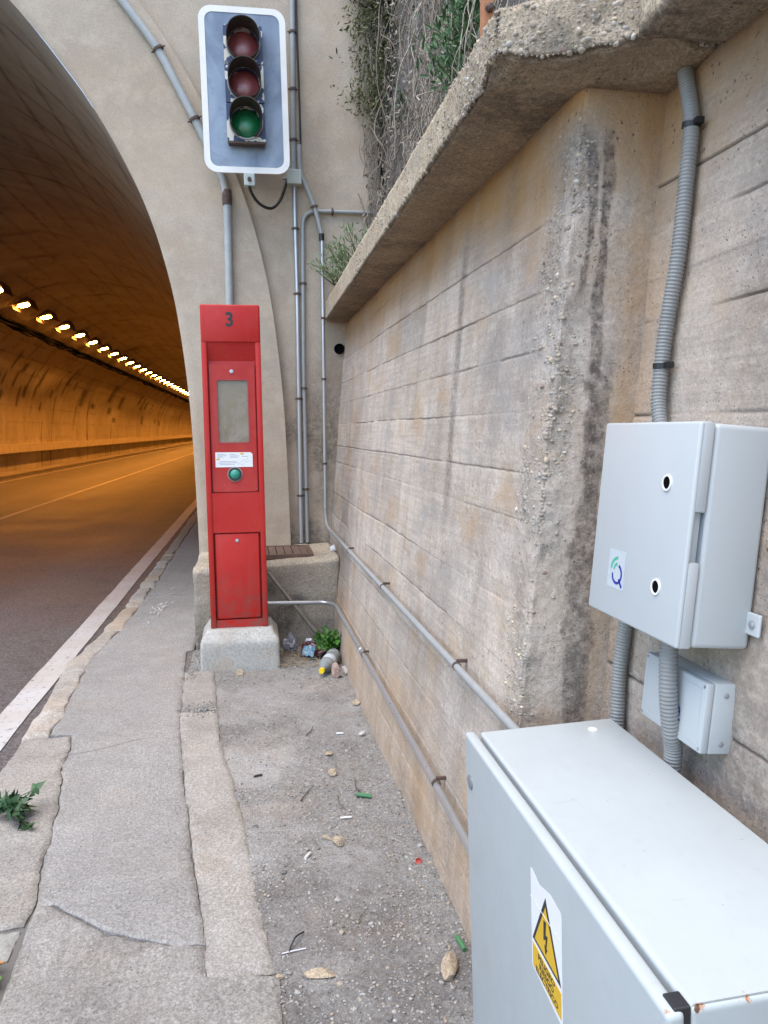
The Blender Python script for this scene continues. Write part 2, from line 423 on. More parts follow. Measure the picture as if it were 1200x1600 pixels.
# tunnel lining: bare grimy concrete above, old pale paint below about 3.9 m that also puts the lamp cut-off into colour, form panel joints, dark seepage patches
m = Mat("tunnel lining", .85, (.2, .17, .13), spec=.25)
nb = m.noise(.35, 6, .62, dist=.5); nm = m.noise(2.2, 6, .65); ns = m.noise(1, 5, .65, vec=m.co((.8, .9, .16)))
bare = m.mix(m.rng(nb, .35, .65), (.33, .285, .23), (.44, .385, .31)); bare = m.mix(m.rng(nm, .45, .7, 0, .6), bare, (.22, .185, .145))
bare = m.mix(m.rng(ns, .5, .75, 0, .5), bare, (.36, .315, .25))
pnt = m.mix(m.rng(nb, .35, .65), (.40, .36, .29), (.54, .50, .42)); pnt = m.mix(m.rng(nm, .5, .72, 0, .5), pnt, (.29, .25, .19))
pnt = m.mix(m.rng(ns, .60, .66, 0, .85), pnt, (.13, .10, .075))
c = m.mix(m.attr('paint'), bare, pnt)
c = m.mix(m.math('MULTIPLY', m.attr('line'), m.rng(nm, .3, .6, .35, 1)), c, (.03, .022, .016))
c = m.mix(m.attr('dark'), c, (.045, .034, .026))
M_lining = m.out(c, None, m.bump(nm, .4, .03))
m = Mat("lit sodium lens", .3, (.9, .6, .2)); m.b.inputs['Emission Color'].default_value = (1, .35, .05, 1); m.b.inputs['Emission Strength'].default_value = 100; M_lamp = m.m
m = Mat("cliff rock", .95, (.2, .18, .17), spec=.2)
nb = m.noise(1.3, 6, .65, dist=.6); nm = m.noise(9, 6, .7); nv = m.noise(1, 5, .7, vec=m.co((7, 7, 1.1)))
c = m.mix(m.rng(nb, .35, .65), (.30, .285, .265), (.205, .19, .178)); c = m.mix(m.rng(nv, .48, .7, 0, .8), c, (.10, .085, .072))
c = m.mix(m.rng(nm, .55, .75, 0, .6), c, (.36, .33, .29)); M_cliff = m.out(c, None, m.bump(nm, .9, .04))
M_wire = simple("dull netting wire", (.115, .105, .10), .6, var=.2)

def leaf_mat(name, a, b):
    m = Mat(name, .5, a, spec=.3); t = m.attr('tone'); c = m.mix(m.rng(t, 0, 1), a, b); return m.out(c)
M_leaf = leaf_mat("weed leaves", (.035, .10, .018), (.09, .21, .035))
M_leafd = leaf_mat("dark shrub leaves", (.065, .068, .032), (.19, .205, .09))
M_leafb = leaf_mat("bright shrub leaves", (.05, .11, .045), (.11, .20, .085))
M_leafg = leaf_mat("grey green leaves", (.15, .20, .10), (.27, .34, .19))
M_leafk = leaf_mat("dark glossy leaves", (.018, .05, .018), (.06, .12, .05))
M_vine = leaf_mat("dry vine stems", (.15, .115, .085), (.42, .37, .30))
M_dry = simple("dry straw", (.30, .22, .13), .85, var=.3)
M_stem = simple("green brown stem", (.09, .085, .04), .8, var=.3)
M_rock = concrete("loose broken stone", (.36, .285, .195), (.27, .21, .145), (.43, .36, .27), big=9, pits=.2, bumpk=.6, fine=160)

# ================================================================== SETTING
SH = .008                              # the tunnel runs very slightly to the right
def shx(x, y): return x + SH * (y - 6.0)

g = MB().add([(-200, -200, -.35), (200, -200, -.35), (200, 400, -.35), (-200, 400, -.35)], [(0, 1, 2, 3)]).build("ground", M_ground); kind(g, 'structure')
ys = np.concatenate([np.arange(-8, 14, .25), np.arange(14, 60, 1), np.arange(60, 231, 10)]); xs = np.linspace(-9.4, -1.02, 40)
YY, XX = np.meshgrid(ys, xs, indexing='ij')
road = grid("road", V3(shx(XX, YY), YY, -.12 + .012 * (fbm(V3(XX, YY, 0), .5, 3) - .5) - .00 * XX), M_asph); kind(road, 'structure')

def stripe(name, x, wd, y0, y1, mat, jit=.006, mi=0):
    yy = np.concatenate([np.arange(y0, min(y1, 14), .04), np.arange(14, y1, 2.0)]); t = np.linspace(0, 1, 5)
    Y, T = np.meshgrid(yy, t, indexing='ij')
    e = jit * (fbm(V3(0 * Y, Y, T * 9), 3, 3, 5) - .5) * 2
    X = shx(x + wd * T + np.where((T == 0) | (T == 1), e, 0), Y)
    return kind(grid(name, V3(X, Y, -.12 + .012 * (fbm(V3(x + wd * T, Y, 0), .5, 3) - .5) + .006), mat), 'structure')
stripe("edge_line", -1.435, .165, -6, 220, M_line)
stripe("centre_line", -4.74, .11, -6, 220, M_line2)
stripe("edge_line", -8.06, .12, -6, 220, M_line2)

# --- pavement slabs: real sheets with rounded edges and open joints between them
def sheet(name, L, Rr, y0, y1, mat, step=.012, z=0.0, amp=.004, jit=.006, thick=.14, seed=0, xn=None, y0f=None, y1f=None, extra=None, tone=0.0, edge=.012):
    ny = max(6, int((y1 - y0) / step)); 
    wmax = max(Rr(y) - L(y) for y in np.linspace(y0, y1, 9)); nx = xn or max(6, int(wmax / step))
    v = np.concatenate([[0, 0], np.linspace(0, 1, ny), [1, 1]]); u = np.concatenate([[0, 0], np.linspace(0, 1, nx), [1, 1]])
    Vv, Uu = np.meshgrid(v, u, indexing='ij')
    Y = y0 + (y1 - y0) * Vv
    l = np.vectorize(L)(Y); r = np.vectorize(Rr)(Y)
    l = l + jit * (fbm(V3(l, Y, 1 + seed), 9, 4, seed) - .5) * 2; r = r + jit * (fbm(V3(r, Y, 7 + seed), 9, 4, seed + 3) - .5) * 2
    X = l + (r - l) * Uu; Ys = Y
    if y0f is not None: Ys = Ys + y0f(X) * (1 - Vv)
    if y1f is not None: Ys = Ys + y1f(X) * Vv
    if Ys is not Y:
        Y = Ys; l = np.vectorize(L)(Y); r = np.vectorize(Rr)(Y)
        l = l + jit * (fbm(V3(l, Y, 1 + seed), 9, 4, seed) - .5) * 2; r = r + jit * (fbm(V3(r, Y, 7 + seed), 9, 4, seed + 3) - .5) * 2; X = l + (r - l) * Uu
    Y = Y + jit * (fbm(V3(X, Y * 0 + seed, 3), 9, 3, seed + 9) - .5) * 2 * (np.minimum(Vv, 1 - Vv) < .02)
    Z = z + amp * (fbm(V3(X, Y, 0), 14, 4, seed) - .5) * 2 + amp * 1.5 * (fbm(V3(X, Y, 0), 2.2, 3, seed + 5) - .5) * 2
    de = np.minimum(np.minimum(X - l, r - X), np.minimum(Y - Y.min(0)[None], Y.max(0)[None] - Y))
    Z = Z - .006 * np.clip(1 - de / edge, 0, 1) ** 2 - .008 * np.clip(1 - de / .04, 0, 1) * np.clip(fbm(V3(X, Y, 2), 22, 3, seed + 2) - .52, 0, 1) * 4
    sk = np.zeros_like(Z, bool); sk[0, :] = sk[-1, :] = True; sk[:, 0] = sk[:, -1] = True
    Z = np.where(sk, z - thick, Z)
    at = {'tone': tone + .28 * (fbm(V3(X, Y, 0), 1.1, 4, seed + 21) - .5), 'dark': np.clip(1 - de / .03, 0, 1) * .35 * sstep(.45, .6, fbm(V3(X, Y, 5), 7, 3, seed + 1))}
    if extra: at.update(extra(X, Y, at))
    o = grid(name, V3(X, Y, Z), mat, at); o.data.set_sharp_from_angle(angle=R(40)); kind(o, 'structure'); return o

_jy = np.arange(-7, 62, .004)
def fi(xs_, ys_, jag=0.0, seed=0):
    b_ = np.interp(_jy, xs_, ys_)
    if jag: b_ = b_ + jag * (2.2 * (fbm(V3(_jy * 0 + seed, _jy, 0), 4, 3, 200 + seed) - .5) + 1.1 * (fbm(V3(_jy * 0 + seed, _jy, 1), 24, 4, 201 + seed, .6) - .5))
    return lambda y: float(b_[int(min(max((y + 7) / .004, 0), len(b_) - 1))])
stripL = fi([.0, 2.0, 2.16, 2.53, 3.1, 4.0, 4.83, 5.3, 5.32], [-.13, -.15, -.16, -.213, -.29, -.40, -.43, -.44, -.41], .006, 1)
stripR = fi([0, 1.9, 2.016, 2.8, 3.67, 4.8], [.06, .045, .04, -.043, -.17, -.252], .006, 2)
crackL = fi([2.3, 2.44, 3.08, 3.9], [-.715, -.698, -.79, -.915], .013, 3)
kerbX = fi([-6, 2, 3.5, 4.3, 5.2, 5.9, 6.6, 9, 16, 220], [-1.12, -1.12, -1.135, -1.16, -1.215, -1.15, -1.115, -1.10, -1.06, .55])
paveR = fi([2.16, 4.83, 5.3, 5.33, 6, 220], [0, -.44, -.455, -.412, -.412, 1.30])
def rough_pave(X, Y, at):
    w_ = sstep(.35, .6, fbm(V3(X, Y, 3), 1.4, 3, 77)); chalk = 0
    hr = np.abs(Y - 3.72 - .06 * np.sin(X * 9) - .1 * (fbm(V3(X, Y, 8), 3, 3, 4) - .5)); hl = np.clip(1 - hr / .012, 0, 1) * (X > -.9) * (X < -.5)
    return {'rough': .25 + .25 * w_, 'line': hl * .5, 'tone': at['tone'] + .03}
sheet("pavement", lambda y: crackL(y) + .0015 if y < 3.9 else kerbX(y) + .135, lambda y: (stripL(y) - .001) if y < 4.83 else paveR(y) - .004, 2.28, 7.2, M_pave,
      step=.012, amp=.0028, seed=2, y0f=lambda X: -.10 + .175 * np.clip((-.45 - X) / .2, 0, 1) + .10 * np.clip((-.25 - X) / .2, 0, 1), extra=rough_pave, edge=.014)
sheet("pavement", lambda y: kerbX(y) + .135, lambda y: shx(-.412, y), 7.206, 60, M_pave, step=.06, xn=20, amp=.003, seed=3, jit=.004, extra=rough_pave)
sheet("kerb_slab", lambda y: -1.125, lambda y: crackL(y) - .0015, 2.345, 3.885, M_smooth, seed=11, jit=.007, amp=.003, y0f=lambda X: .03 * (X + .9) / .3, tone=.0)
sheet("kerb_slab", lambda y: -1.12, lambda y: -.715, 2.205, 2.34, M_plinth, seed=14, jit=.006, amp=.003, tone=-.22)
sheet("kerb_slab", lambda y: -1.12, lambda y: -.80, 1.4, 2.02, M_smooth, seed=15, jit=.01, amp=.003, z=-.03)
sheet("concrete_strip", lambda y: stripL(y) + .002, lambda y: stripR(y) - .003, 2.02, 4.12, M_smooth, seed=17, jit=.005, amp=.002, tone=.04)
sheet("concrete_strip", lambda y: stripL(y) + .002, lambda y: stripR(y) - .003, 4.135, 4.84, M_smooth, seed=18, jit=.006, amp=.002, tone=-.12)
sheet("kerb_slab", lambda y: -1.12, lambda y: -.69, .30, 1.38, M_smooth, step=.02, seed=16, jit=.008, amp=.003)
sheet("broomed_slab", lambda y: float(np.interp(y, [.2, 1.9, 2.2, 2.36], [-.62, -.675, -.69, -.70])), lambda y: float(np.interp(y, [.3, 2.005, 2.03, 2.2], [.075, .05, -.15, -.162])), .3, 2.17, M_broom, seed=23, jit=.005, z=.001, amp=.004,
      y1f=lambda X: .175 * np.clip((-.45 - X) / .2, 0, 1) + .10 * np.clip((-.25 - X) / .2, 0, 1) + .012, extra=lambda X, Y, at: {'rough': .2 * sstep(.5, .6, fbm(V3(X, Y, 1), 4, 3, 5)), 'dark': at['dark'] * .6 + .25 * sstep(.56, .66, fbm(V3(X * 1.0, Y, 4), 9, 4, 31))}, edge=.02)
sheet("pavement", lambda y: -1.10, lambda y: .55, -6, .29, M_pave, step=.05, seed=29)
_yb = np.arange(-6, 60, .05); _rb = np.array([min(-.12, stripR(q) - .03) if q < 4.8 else -.42 for q in _yb]); YYb, UUb = np.meshgrid(_yb, np.linspace(0, 1, 4), indexing='ij')
kind(grid("joint_bed", V3(-1.10 + (_rb[:, None] + 1.10) * UUb, YYb, -.0145 + .004 * (fbm(V3(UUb, YYb, 0), 20, 3, 99) - .5)), M_soil), 'structure')

# --- old kerb stones along the road edge
KS = []
yk = 3.90; k = 0; vs_all = []
kroot_pts = MB()
kverts = []; kf = []; ktone = []; koch = []
rk = random.Random(5)
while yk < 30:
    ln = rk.uniform(.28, .62) if yk < 10 else 1.4
    nx_, ny_ = 9, 14
    u = np.linspace(0, 1, nx_ + 4); u = np.clip((np.arange(nx_ + 4) - 1.5) / nx_, 0, 1); v = np.clip((np.arange(ny_ + 4) - 1.5) / ny_, 0, 1)
    Vv, Uu = np.meshgrid(v, u, indexing='ij')
    Y = yk + .002 + (ln - .004) * Vv
    l = np.vectorize(kerbX)(Y) + .016 * (fbm(V3(Y * 0 + k, Y, 2), 7, 3, 8) - .5) * 2 + .004 * (np.abs(Vv - .5) * 2) ** 3
    r_ = np.vectorize(kerbX)(Y) + .145 + .03 * (fbm(V3(Y * 0 + k, Y, 6), 6, 3, 9) - .5) * 2
    X = l + (r_ - l) * Uu
    Z = .004 + .012 * (fbm(V3(X, Y, k), 9, 4, 12) - .5) * 2 + rk.uniform(-.003, .003)
    de = np.minimum(np.minimum(Uu, 1 - Uu) * .15, np.minimum(Vv, 1 - Vv) * ln)
    Z = Z - .005 * np.clip(1 - de / .012, 0, 1) ** 2 - .022 * (1 - Uu) ** 4
    sk = np.zeros_like(Z, bool); sk[0] = sk[-1] = True; sk[:, 0] = sk[:, -1] = True
    Z = np.where(sk, -.16, Z)
    KS.append((V3(X, Y, Z), rk.uniform(-.15, .4), rk.choice((0, .0, .2, .4))))
    yk += ln; k += 1
allv = []; allf = []; tn = []; oc = []
for P, t, o_ in KS:
    n_, m_ = P.shape[:2]; base = len(allv); allv += [tuple(q) for q in P.reshape(-1, 3)]; tn += [t] * (n_ * m_); oc += [o_ * .6] * (n_ * m_)
    allf += [(base + i * m_ + j, base + (i + 1) * m_ + j, base + (i + 1) * m_ + j + 1, base + i * m_ + j + 1) for i in range(n_ - 1) for j in range(m_ - 1)]
me = bpy.data.meshes.new("kerb"); me.from_pydata(allv, [], allf); me.materials.append(M_kerb)
me.attributes.new('tone', 'FLOAT', 'POINT').data.foreach_set('value', tn); me.attributes.new('ochre', 'FLOAT', 'POINT').data.foreach_set('value', oc)
me.polygons.foreach_set('use_smooth', [True] * len(me.polygons))
o = bpy.data.objects.new("kerb", me); C.objects.link(o); kind(o, 'structure')

# --- gravel strip beside the wall
wallx = lambda y, z=0.0: .64 - .0165 * y + .088 * z
ys = np.arange(.25, 5.36, .009); us = np.linspace(0, 1, 100)
YY, UU = np.meshgrid(ys, us, indexing='ij')
lx = np.where(YY < 2.0, np.where(YY < 2.0, .03, 0), np.vectorize(stripR)(np.clip(YY, 2.0, 4.8))) - .012; lx = np.where(YY > 4.8, -.42, lx)
XX = lx + (.70 - lx) * UU
P = V3(XX, YY, 0)
ZZ = -.010 + .014 * (fbm(P, 2.0, 4, 3) - .5) * 2 + .007 * (fbm(P, 16, 4, 4) - .5) * 2
w1, w2, cid = worley(P, 38, 5); ZZ += .0065 * np.clip(.55 - w1, 0, 1) * sstep(.4, .6, fbm(P, 3.2, 3, 6)) * 2
ZZ += .022 * sstep(.12, 0, np.abs(XX - wallx(YY))) * fbm(P, 6, 3, 9) - .004 * sstep(.05, 0, XX - lx)
gv = grid("gravel_ground", V3(XX, YY, ZZ), M_gravel, {'tone': .5 * (fbm(P, 1.8, 4, 11) - .5) + .10, 'rough': .25 + .6 * sstep(.4, .62, fbm(P, 3.2, 3, 6)), 'dark': .4 * sstep(.55, .72, fbm(P, 2.6, 4, 15))}); kind(gv, 'structure')
def gz(x, y):
    i = int(np.clip((y - .25) / .009, 0, len(ys) - 1)); l = lx[i, 0]; j = int(np.clip((x - l) / (.70 - l) * 99, 0, 99)); return float(ZZ[i, j])

# loose chippings lying on it, one uncountable mass
ico = bmesh.new(); bmesh.ops.create_icosphere(ico, subdivisions=1, radius=1); IV = np.array([v.co[:] for v in ico.verts]); IF = np.array([[v.index for v in f.verts] for f in ico.faces]); ico.free()
rs = np.random.RandomState(3); gvv = []; gff = []; gt = []; cnt = 0
while cnt < 11000:
    y = rs.uniform(.9, 5.3) if cnt % 3 else rs.uniform(1.7, 3.2); l = -.42 if y > 4.8 else (stripR(max(y, 2.0)) if y > 2.0 else .0)
    x = rs.uniform(l - .012, wallx(y)); zadd = 0.0
    if cnt % 14 == 0: x, y, zadd = (rs.normal(-.30, .05), rs.normal(4.15, .05), .012) if cnt % 28 else (rs.normal(-.385, .022), rs.uniform(4.65, 5.25), .012)
    elif y > 4.75 and x < .15: continue
    d = float(fbm(np.array([[x, y, 0.0]]), 3.2, 3, 6)[0]) + .18 * (abs(x - l) < .05) + .12 * (wallx(y) - x < .08)
    if zadd == 0 and rs.rand() > .15 + 3.0 * max(0, d - .42): continue
    r_ = .0016 + .0045 * rs.rand() ** 2.8 + (.006 * rs.rand() if rs.rand() < .03 else 0)
    q = IV * r_ * (1 + .5 * (rs.rand(12, 1) - .5)) * np.array([1, rs.uniform(.7, 1.2), rs.uniform(.45, .8)])
    a = rs.uniform(0, 6.28); ca, sa = math.cos(a), math.sin(a); q = np.stack([q[:, 0] * ca - q[:, 1] * sa, q[:, 0] * sa + q[:, 1] * ca, q[:, 2]], 1)
    gvv.append(q + np.array([x, y, (gz(x, y) if zadd == 0 else -.004 + zadd * .5) + r_ * .2])); gff.append(IF + 12 * cnt); gt.append(np.full(12, rs.rand())); cnt += 1
me = bpy.data.meshes.new("loose_gravel"); me.from_pydata(np.concatenate(gvv).tolist(), [], np.concatenate(gff).tolist())
me.attributes.new('tone', 'FLOAT', 'POINT').data.foreach_set('value', np.concatenate(gt))
m = Mat("chippings", .9, (.3, .28, .25), spec=.25); t = m.attr('tone'); c = m.mix(m.rng(t, 0, .75), (.13, .122, .112), (.32, .305, .28)); c = m.mix(m.rng(t, .86, .88), c, (.31, .26, .20)); c = m.mix(m.rng(t, .985, .99), c, (.40, .385, .365))
me.materials.append(m.out(c)); o = bpy.data.objects.new("loose_gravel", me); C.objects.link(o); kind(o, 'stuff')

# ================================================================== RETAINING WALL
rw = thing("retaining_wall", "battered beige concrete wall with board marks under a thick overhanging coping", "wall", (.6, 4, 0))
YE = 1.87
RA = .020; NA = 9
yw = np.concatenate([np.arange(6.06, 2.55, -.015), np.arange(2.55, YE + RA + .004, -.006)])
tr = np.arange(RA + .004, .33, .006); ph = np.linspace(0, math.pi / 2, NA)
LINES = [.16, .33, .50, .675, .855, 1.022, 1.262, 1.388, 1.555, 1.715, 1.872, 2.055, 2.215]
zw = np.unique(np.round(np.concatenate([np.arange(-.15, 2.38, .0095)] + [np.array(LINES) + d for d in (-.006, -.003, 0, .003, .006)]), 5))
cx_o = np.concatenate([0 * yw, RA - RA * np.cos(ph), tr]); cy_ = np.concatenate([yw, YE + RA - RA * np.sin(ph), 0 * tr + YE])
pa_ = np.concatenate([0 * yw, ph, 0 * tr + math.pi / 2]); U = np.concatenate([-(yw - YE), RA * (np.linspace(-1, 1, NA)), tr]); isret = (pa_ > .8).astype(float)
UU, ZZw = np.meshgrid(U, zw, indexing='ij'); RT = np.meshgrid(isret, zw, indexing='ij')[0]; XO = np.meshgrid(cx_o, zw, indexing='ij')[0]; PA = np.meshgrid(pa_, zw, indexing='ij')[0]
Yp = np.meshgrid(cy_, zw, indexing='ij')[0]; Xp = wallx(Yp, ZZw) + XO
P = V3(Xp, Yp, ZZw)
nx = -np.cos(PA); ny = -np.sin(PA); nz = .08 * np.cos(PA)
d = .012 * (fbm(P, .9, 3, 31) - .5) * 2 + .0035 * (fbm(P, 9, 4, 32) - .5) * 2 + .0018 * (fbm(P, 45, 3, 33) - .5) * 2
# boards: each course a few millimetres in or out, joints cut between them
zz = ZZw + .006 * (fbm(V3(0 * P[..., 0], P[..., 1], 0), 1.3, 2, 40) - .5)
bi = np.searchsorted(np.array(LINES), zz); seg = np.searchsorted(np.array([2.62, 3.45, 4.3, 5.15]), Yp + .25 * (_hash(bi, bi, bi, 4) - .5))
bt = _hash(bi, seg, bi * 0, 9); onw = 1 - RT
d += onw * .004 * (bt - .5)
line = np.zeros_like(d)
for i, zl in enumerate(LINES):
    s_ = sstep(.36, .6, vnoise(V3(Yp, 0 * Yp + i * 7.3, 0), 1.1, 50 + i)) * sstep(.2, .45, vnoise(V3(Yp, 0 * Yp + i, 3), 9, 60 + i)) 
    if zl in (1.388, 1.872, 2.055): s_ = np.maximum(s_, .75 * sstep(.12, .3, vnoise(V3(Yp, 0 * Yp + i, 3), 5, 60 + i)))
    s_ = np.maximum(s_, .22)
    line = np.maximum(line, s_ * np.exp(-((zz + .0016 * (vnoise(V3(Yp * 0 + i, Yp, 0), 30, 8) - .5) * 2 - zl) / .0030) ** 2) * (.35 + .65 * _hash(bi, seg, bi, 77) ** .5))
line *= onw * sstep(.10, .22, Yp - YE + .08 * (fbm(P, 5, 3, 41) - .5))
d -= .006 * line
# honeycombed, broken arris at the near end
edge = np.abs(UU)
rough = sstep(.21, .03, np.where(RT > 0, UU * 1.9, edge) - .11 * np.exp(-((ZZw - 1.80) / .13) ** 2) + .17 * (fbm(P, 4, 4, 35) - .5)) * sstep(2.33, 2.2, ZZw)
w1, w2, cid = worley(P, 40, 36); v1, v2, cid2 = worley(P, 85, 37)
rough *= .35 + .65 * sstep(.36, .56, fbm(P, 5, 3, 34))
d += rough * (.007 * np.clip(.62 - w1, 0, 1) * (cid > .4) + .003 * np.clip(.6 - v1, 0, 1) + .024 * (fbm(P, 24, 4, 30, .62) - .5) - .012 * np.exp(-((ZZw - 1.81) / .09) ** 2 - ((edge - .03) / .07) ** 2) - .010 * fbm(P, 7, 3, 38))
d -= .020 * np.clip(1 - edge / .05, 0, 1) * np.clip(fbm(P, 7, 4, 39) - .42, 0, 1) * 3
stm = rough * ((cid > .80) & (w1 < .42)).astype(float) * .45
# damp band that runs down the face, ochre under the coping, dark weather streaks on the end
band = np.exp(-((Yp - 2.76 - .03 * (ZZw - 1.6) - .02 * (fbm(V3(0, ZZw, 0), 3, 3, 43) - .5)) / .04) ** 4) * sstep(.95, 1.35, ZZw + .25 * (fbm(P, 9, 3, 44) - .5)) * onw * sstep(2.32, 2.05, ZZw)
smear = sstep(.5, .74, fbm(V3(Yp * 6, ZZw * .9, Xp * 2), 1.0, 4, 46)) * onw
def streak(pts, wdt, seed):
    zs = [q[1] for q in pts][::-1]; tt = [q[0] for q in pts][::-1]
    c_ = np.interp(ZZw, zs, tt); k_ = sstep(zs[0] - .03, zs[0] + .03, ZZw) * sstep(zs[-1] + .04, zs[-1] - .06, ZZw)
    wv = wdt * (.5 + .9 * fbm(V3(ZZw, 0 * ZZw, seed), 6, 4, seed))
    return sstep(1.0, .7, np.abs(UU - c_) / wv + 1.5 * (fbm(P * np.array([1, 1, .45]), 26, 5, seed + 5, .65) - .5)) * k_ * RT
ds = np.maximum.reduce([streak([(.035, 2.24), (.056, 2.15), (.066, 2.05), (.064, 1.93), (.055, 1.85)], .011, 51) * .85,
                        streak([(.088, 2.25), (.097, 2.14), (.098, 2.03), (.105, 1.92), (.106, 1.84), (.113, 1.68), (.125, 1.55), (.135, 1.3)], .017, 52) * .9,
                        streak([(.125, 1.68), (.135, 1.5), (.145, 1.2), (.150, .98), (.165, .72), (.17, .3)], .042, 53) * .72])
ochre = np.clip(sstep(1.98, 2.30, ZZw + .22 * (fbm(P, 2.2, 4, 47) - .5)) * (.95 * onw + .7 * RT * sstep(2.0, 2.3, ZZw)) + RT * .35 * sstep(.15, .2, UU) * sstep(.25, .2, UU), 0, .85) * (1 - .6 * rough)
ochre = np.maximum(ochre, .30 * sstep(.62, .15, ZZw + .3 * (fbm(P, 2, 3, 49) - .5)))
foot = .55 * sstep(.40, .02, ZZw + .5 * (fbm(V3(Xp, Yp * 1.4, ZZw * .6), 7, 4, 48) - .3)) * onw
dark = np.clip(np.maximum(np.maximum(.55 * band, .20 * smear), np.maximum(foot * .7, ds)), 0, 1)
tone = onw * .36 * (bt - .5) + .50 * (fbm(P, 1.6, 5, 45, .6) - .5) + .10 * RT
Pd = P + np.stack([nx, ny, nz], -1) * d[..., None]
_ws = np.random.RandomState(11); _wm = (rough * (edge < .16) * (ZZw > .7) * sstep(.30, .6, fbm(P, 6, 3, 301))).ravel(); _wp = Pd.reshape(-1, 3); _wn = np.stack([nx, ny, nz], -1).reshape(-1, 3)
_wi = _ws.choice(len(_wm), 2400, replace=False, p=_wm / _wm.sum()); PEB = [(_wp[i], _wn[i], _ws.rand(), .0017 + .0068 * _ws.rand() ** 4.5) for i in _wi]
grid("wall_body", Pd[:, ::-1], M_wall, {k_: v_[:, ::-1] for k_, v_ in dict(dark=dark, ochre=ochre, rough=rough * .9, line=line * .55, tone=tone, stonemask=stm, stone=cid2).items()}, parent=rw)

def gridbox(x0, x1, y0, y1, z0, z1, step, skip=()):
    """welded closed box of small quads; returns verts, faces, outward normals"""
    bm = bmesh.new(); n = [max(2, int(round(a / step))) for a in (x1 - x0, y1 - y0, z1 - z0)]
    lin = [np.linspace(a, b, k_ + 1) for a, b, k_ in ((x0, x1, n[0]), (y0, y1, n[1]), (z0, z1, n[2]))]
    key = {}; V = []; F = []
    def vid(i, j, k_):
        q = (i, j, k_)
        if q not in key: key[q] = len(V); V.append((lin[0][i], lin[1][j], lin[2][k_]))
        return key[q]
    for ax in range(3):
        a, b = [q for q in range(3) if q != ax]
        for side in (0, n[ax]):
            for i in range(n[a]):
                for j in range(n[b]):
                    q = []
                    for di, dj in ((0, 0), (1, 0), (1, 1), (0, 1)):
                        t = [0, 0, 0]; t[ax] = side; t[a] = i + di; t[b] = j + dj; q.append(vid(*t))
                    if (side > 0) == (ax == 1): q = q[::-1]
                    F.append(q)
    bm.free(); V = np.array(V)
    N = np.zeros_like(V)
    for ax, (a, b) in enumerate(((x0, x1), (y0, y1), (z0, z1))):
        N[:, ax] = np.where(np.abs(V[:, ax] - a) < 1e-6, -1, np.where(np.abs(V[:, ax] - b) < 1e-6, 1, 0))
    N /= np.maximum(1e-6, np.linalg.norm(N, axis=1))[:, None]
    return V, F, N

def rawmesh(name, V, F, mat, attrs, parent=None, smooth=True):
    V = np.asarray(V, float)
    if parent is not None: V = V - np.array(world_of(parent).translation)
    me = bpy.data.meshes.new(name); me.from_pydata(V.tolist(), [], F)
    for k_, v_ in attrs.items(): me.attributes.new(k_, 'FLOAT', 'POINT').data.foreach_set('value', np.asarray(v_, np.float32))
    me.materials.append(mat); me.polygons.foreach_set('use_smooth', [smooth] * len(me.polygons))
    bm = bmesh.new(); bm.from_mesh(me); bmesh.ops.recalc_face_normals(bm, faces=bm.faces[:]); bm.to_mesh(me); bm.free()
    o = bpy.data.objects.new(name, me); C.objects.link(o)
    if parent is not None: o.parent = parent
    return o

# coping over the wall, with a broken near end
V, F, N = gridbox(.58, 1.12, 1.70, 6.02, 2.34, 2.487, .011)
n0 = V.copy(); fy = sstep(2.6, 1.75, V[:, 1])
V[:, 1] += np.where(V[:, 1] < 2.2, (.12 * np.clip((.85 - V[:, 0]) / .27, -.4, 1)) * sstep(2.2, 1.7, V[:, 1]), 0)      # end cut askew
w1, w2, cid = worley(n0, 55, 61); v1, v2, c2 = worley(n0, 95, 62)
ro = np.clip(.35 + .8 * fy + .25 * (fbm(n0, 3, 3, 63) - .5), .25, 1) * (N[:, 2] > -.9)
dd = .006 * (fbm(n0, 4, 4, 64) - .5) * 2 + ro * (.003 * np.clip(.6 - w1, 0, 1) * fbm(n0, 9, 3, 60) * 2 + .003 * np.clip(.6 - v1, 0, 1) + .020 * (fbm(n0, 24, 4, 58, .62) - .5) + .016 * fy * (fbm(n0, 16, 4, 59) - .5))
ed = (np.abs(N).max(1) < .95)
dd -= ed * (.010 + .016 * fbm(n0, 8, 3, 65))
spall = fy * sstep(.1, .0, V[:, 2] - 2.34) * sstep(.35, .0, n0[:, 1] - 1.70)
V = V + N * dd[:, None]
br = sstep(1.86, 1.74, n0[:, 1]); V[:, 2] += br * sstep(2.40, 2.34, n0[:, 2]) * (.050 * fbm(n0, 14, 5, 66) + .006 * np.sin(n0[:, 0] * 23))
V[:, 1] += br * .05 * (fbm(n0 * np.array([1, 0, 1]), 7, 4, 67) - .5)
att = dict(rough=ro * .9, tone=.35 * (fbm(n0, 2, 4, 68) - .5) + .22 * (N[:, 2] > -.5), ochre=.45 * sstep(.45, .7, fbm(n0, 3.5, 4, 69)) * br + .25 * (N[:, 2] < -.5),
           dark=np.where(N[:, 2] < -.5, .36 + .35 * sstep(.4, .65, fbm(n0, 4, 4, 70)), .12 * sstep(.5, .7, fbm(n0, 5, 4, 71))), stonemask=ro * ((cid > .8) & (w1 < .4)) * .6, stone=c2)  # underside darkened: shade below the coping put into the colour
_cm = ((.10 + fy) * (N[:, 2] > -.5) * (N[:, 2] < .9) * (n0[:, 1] < 4.5) * (.2 + sstep(.35, .6, fbm(n0, 6, 3, 302)))); _ci = _ws.choice(len(_cm), 3600, replace=False, p=_cm / _cm.sum())
PEB += [(V[i], N[i], _ws.rand(), .0020 + .0075 * _ws.rand() ** 3.6) for i in _ci]
rawmesh("coping", V, F, M_coping, att, rw)
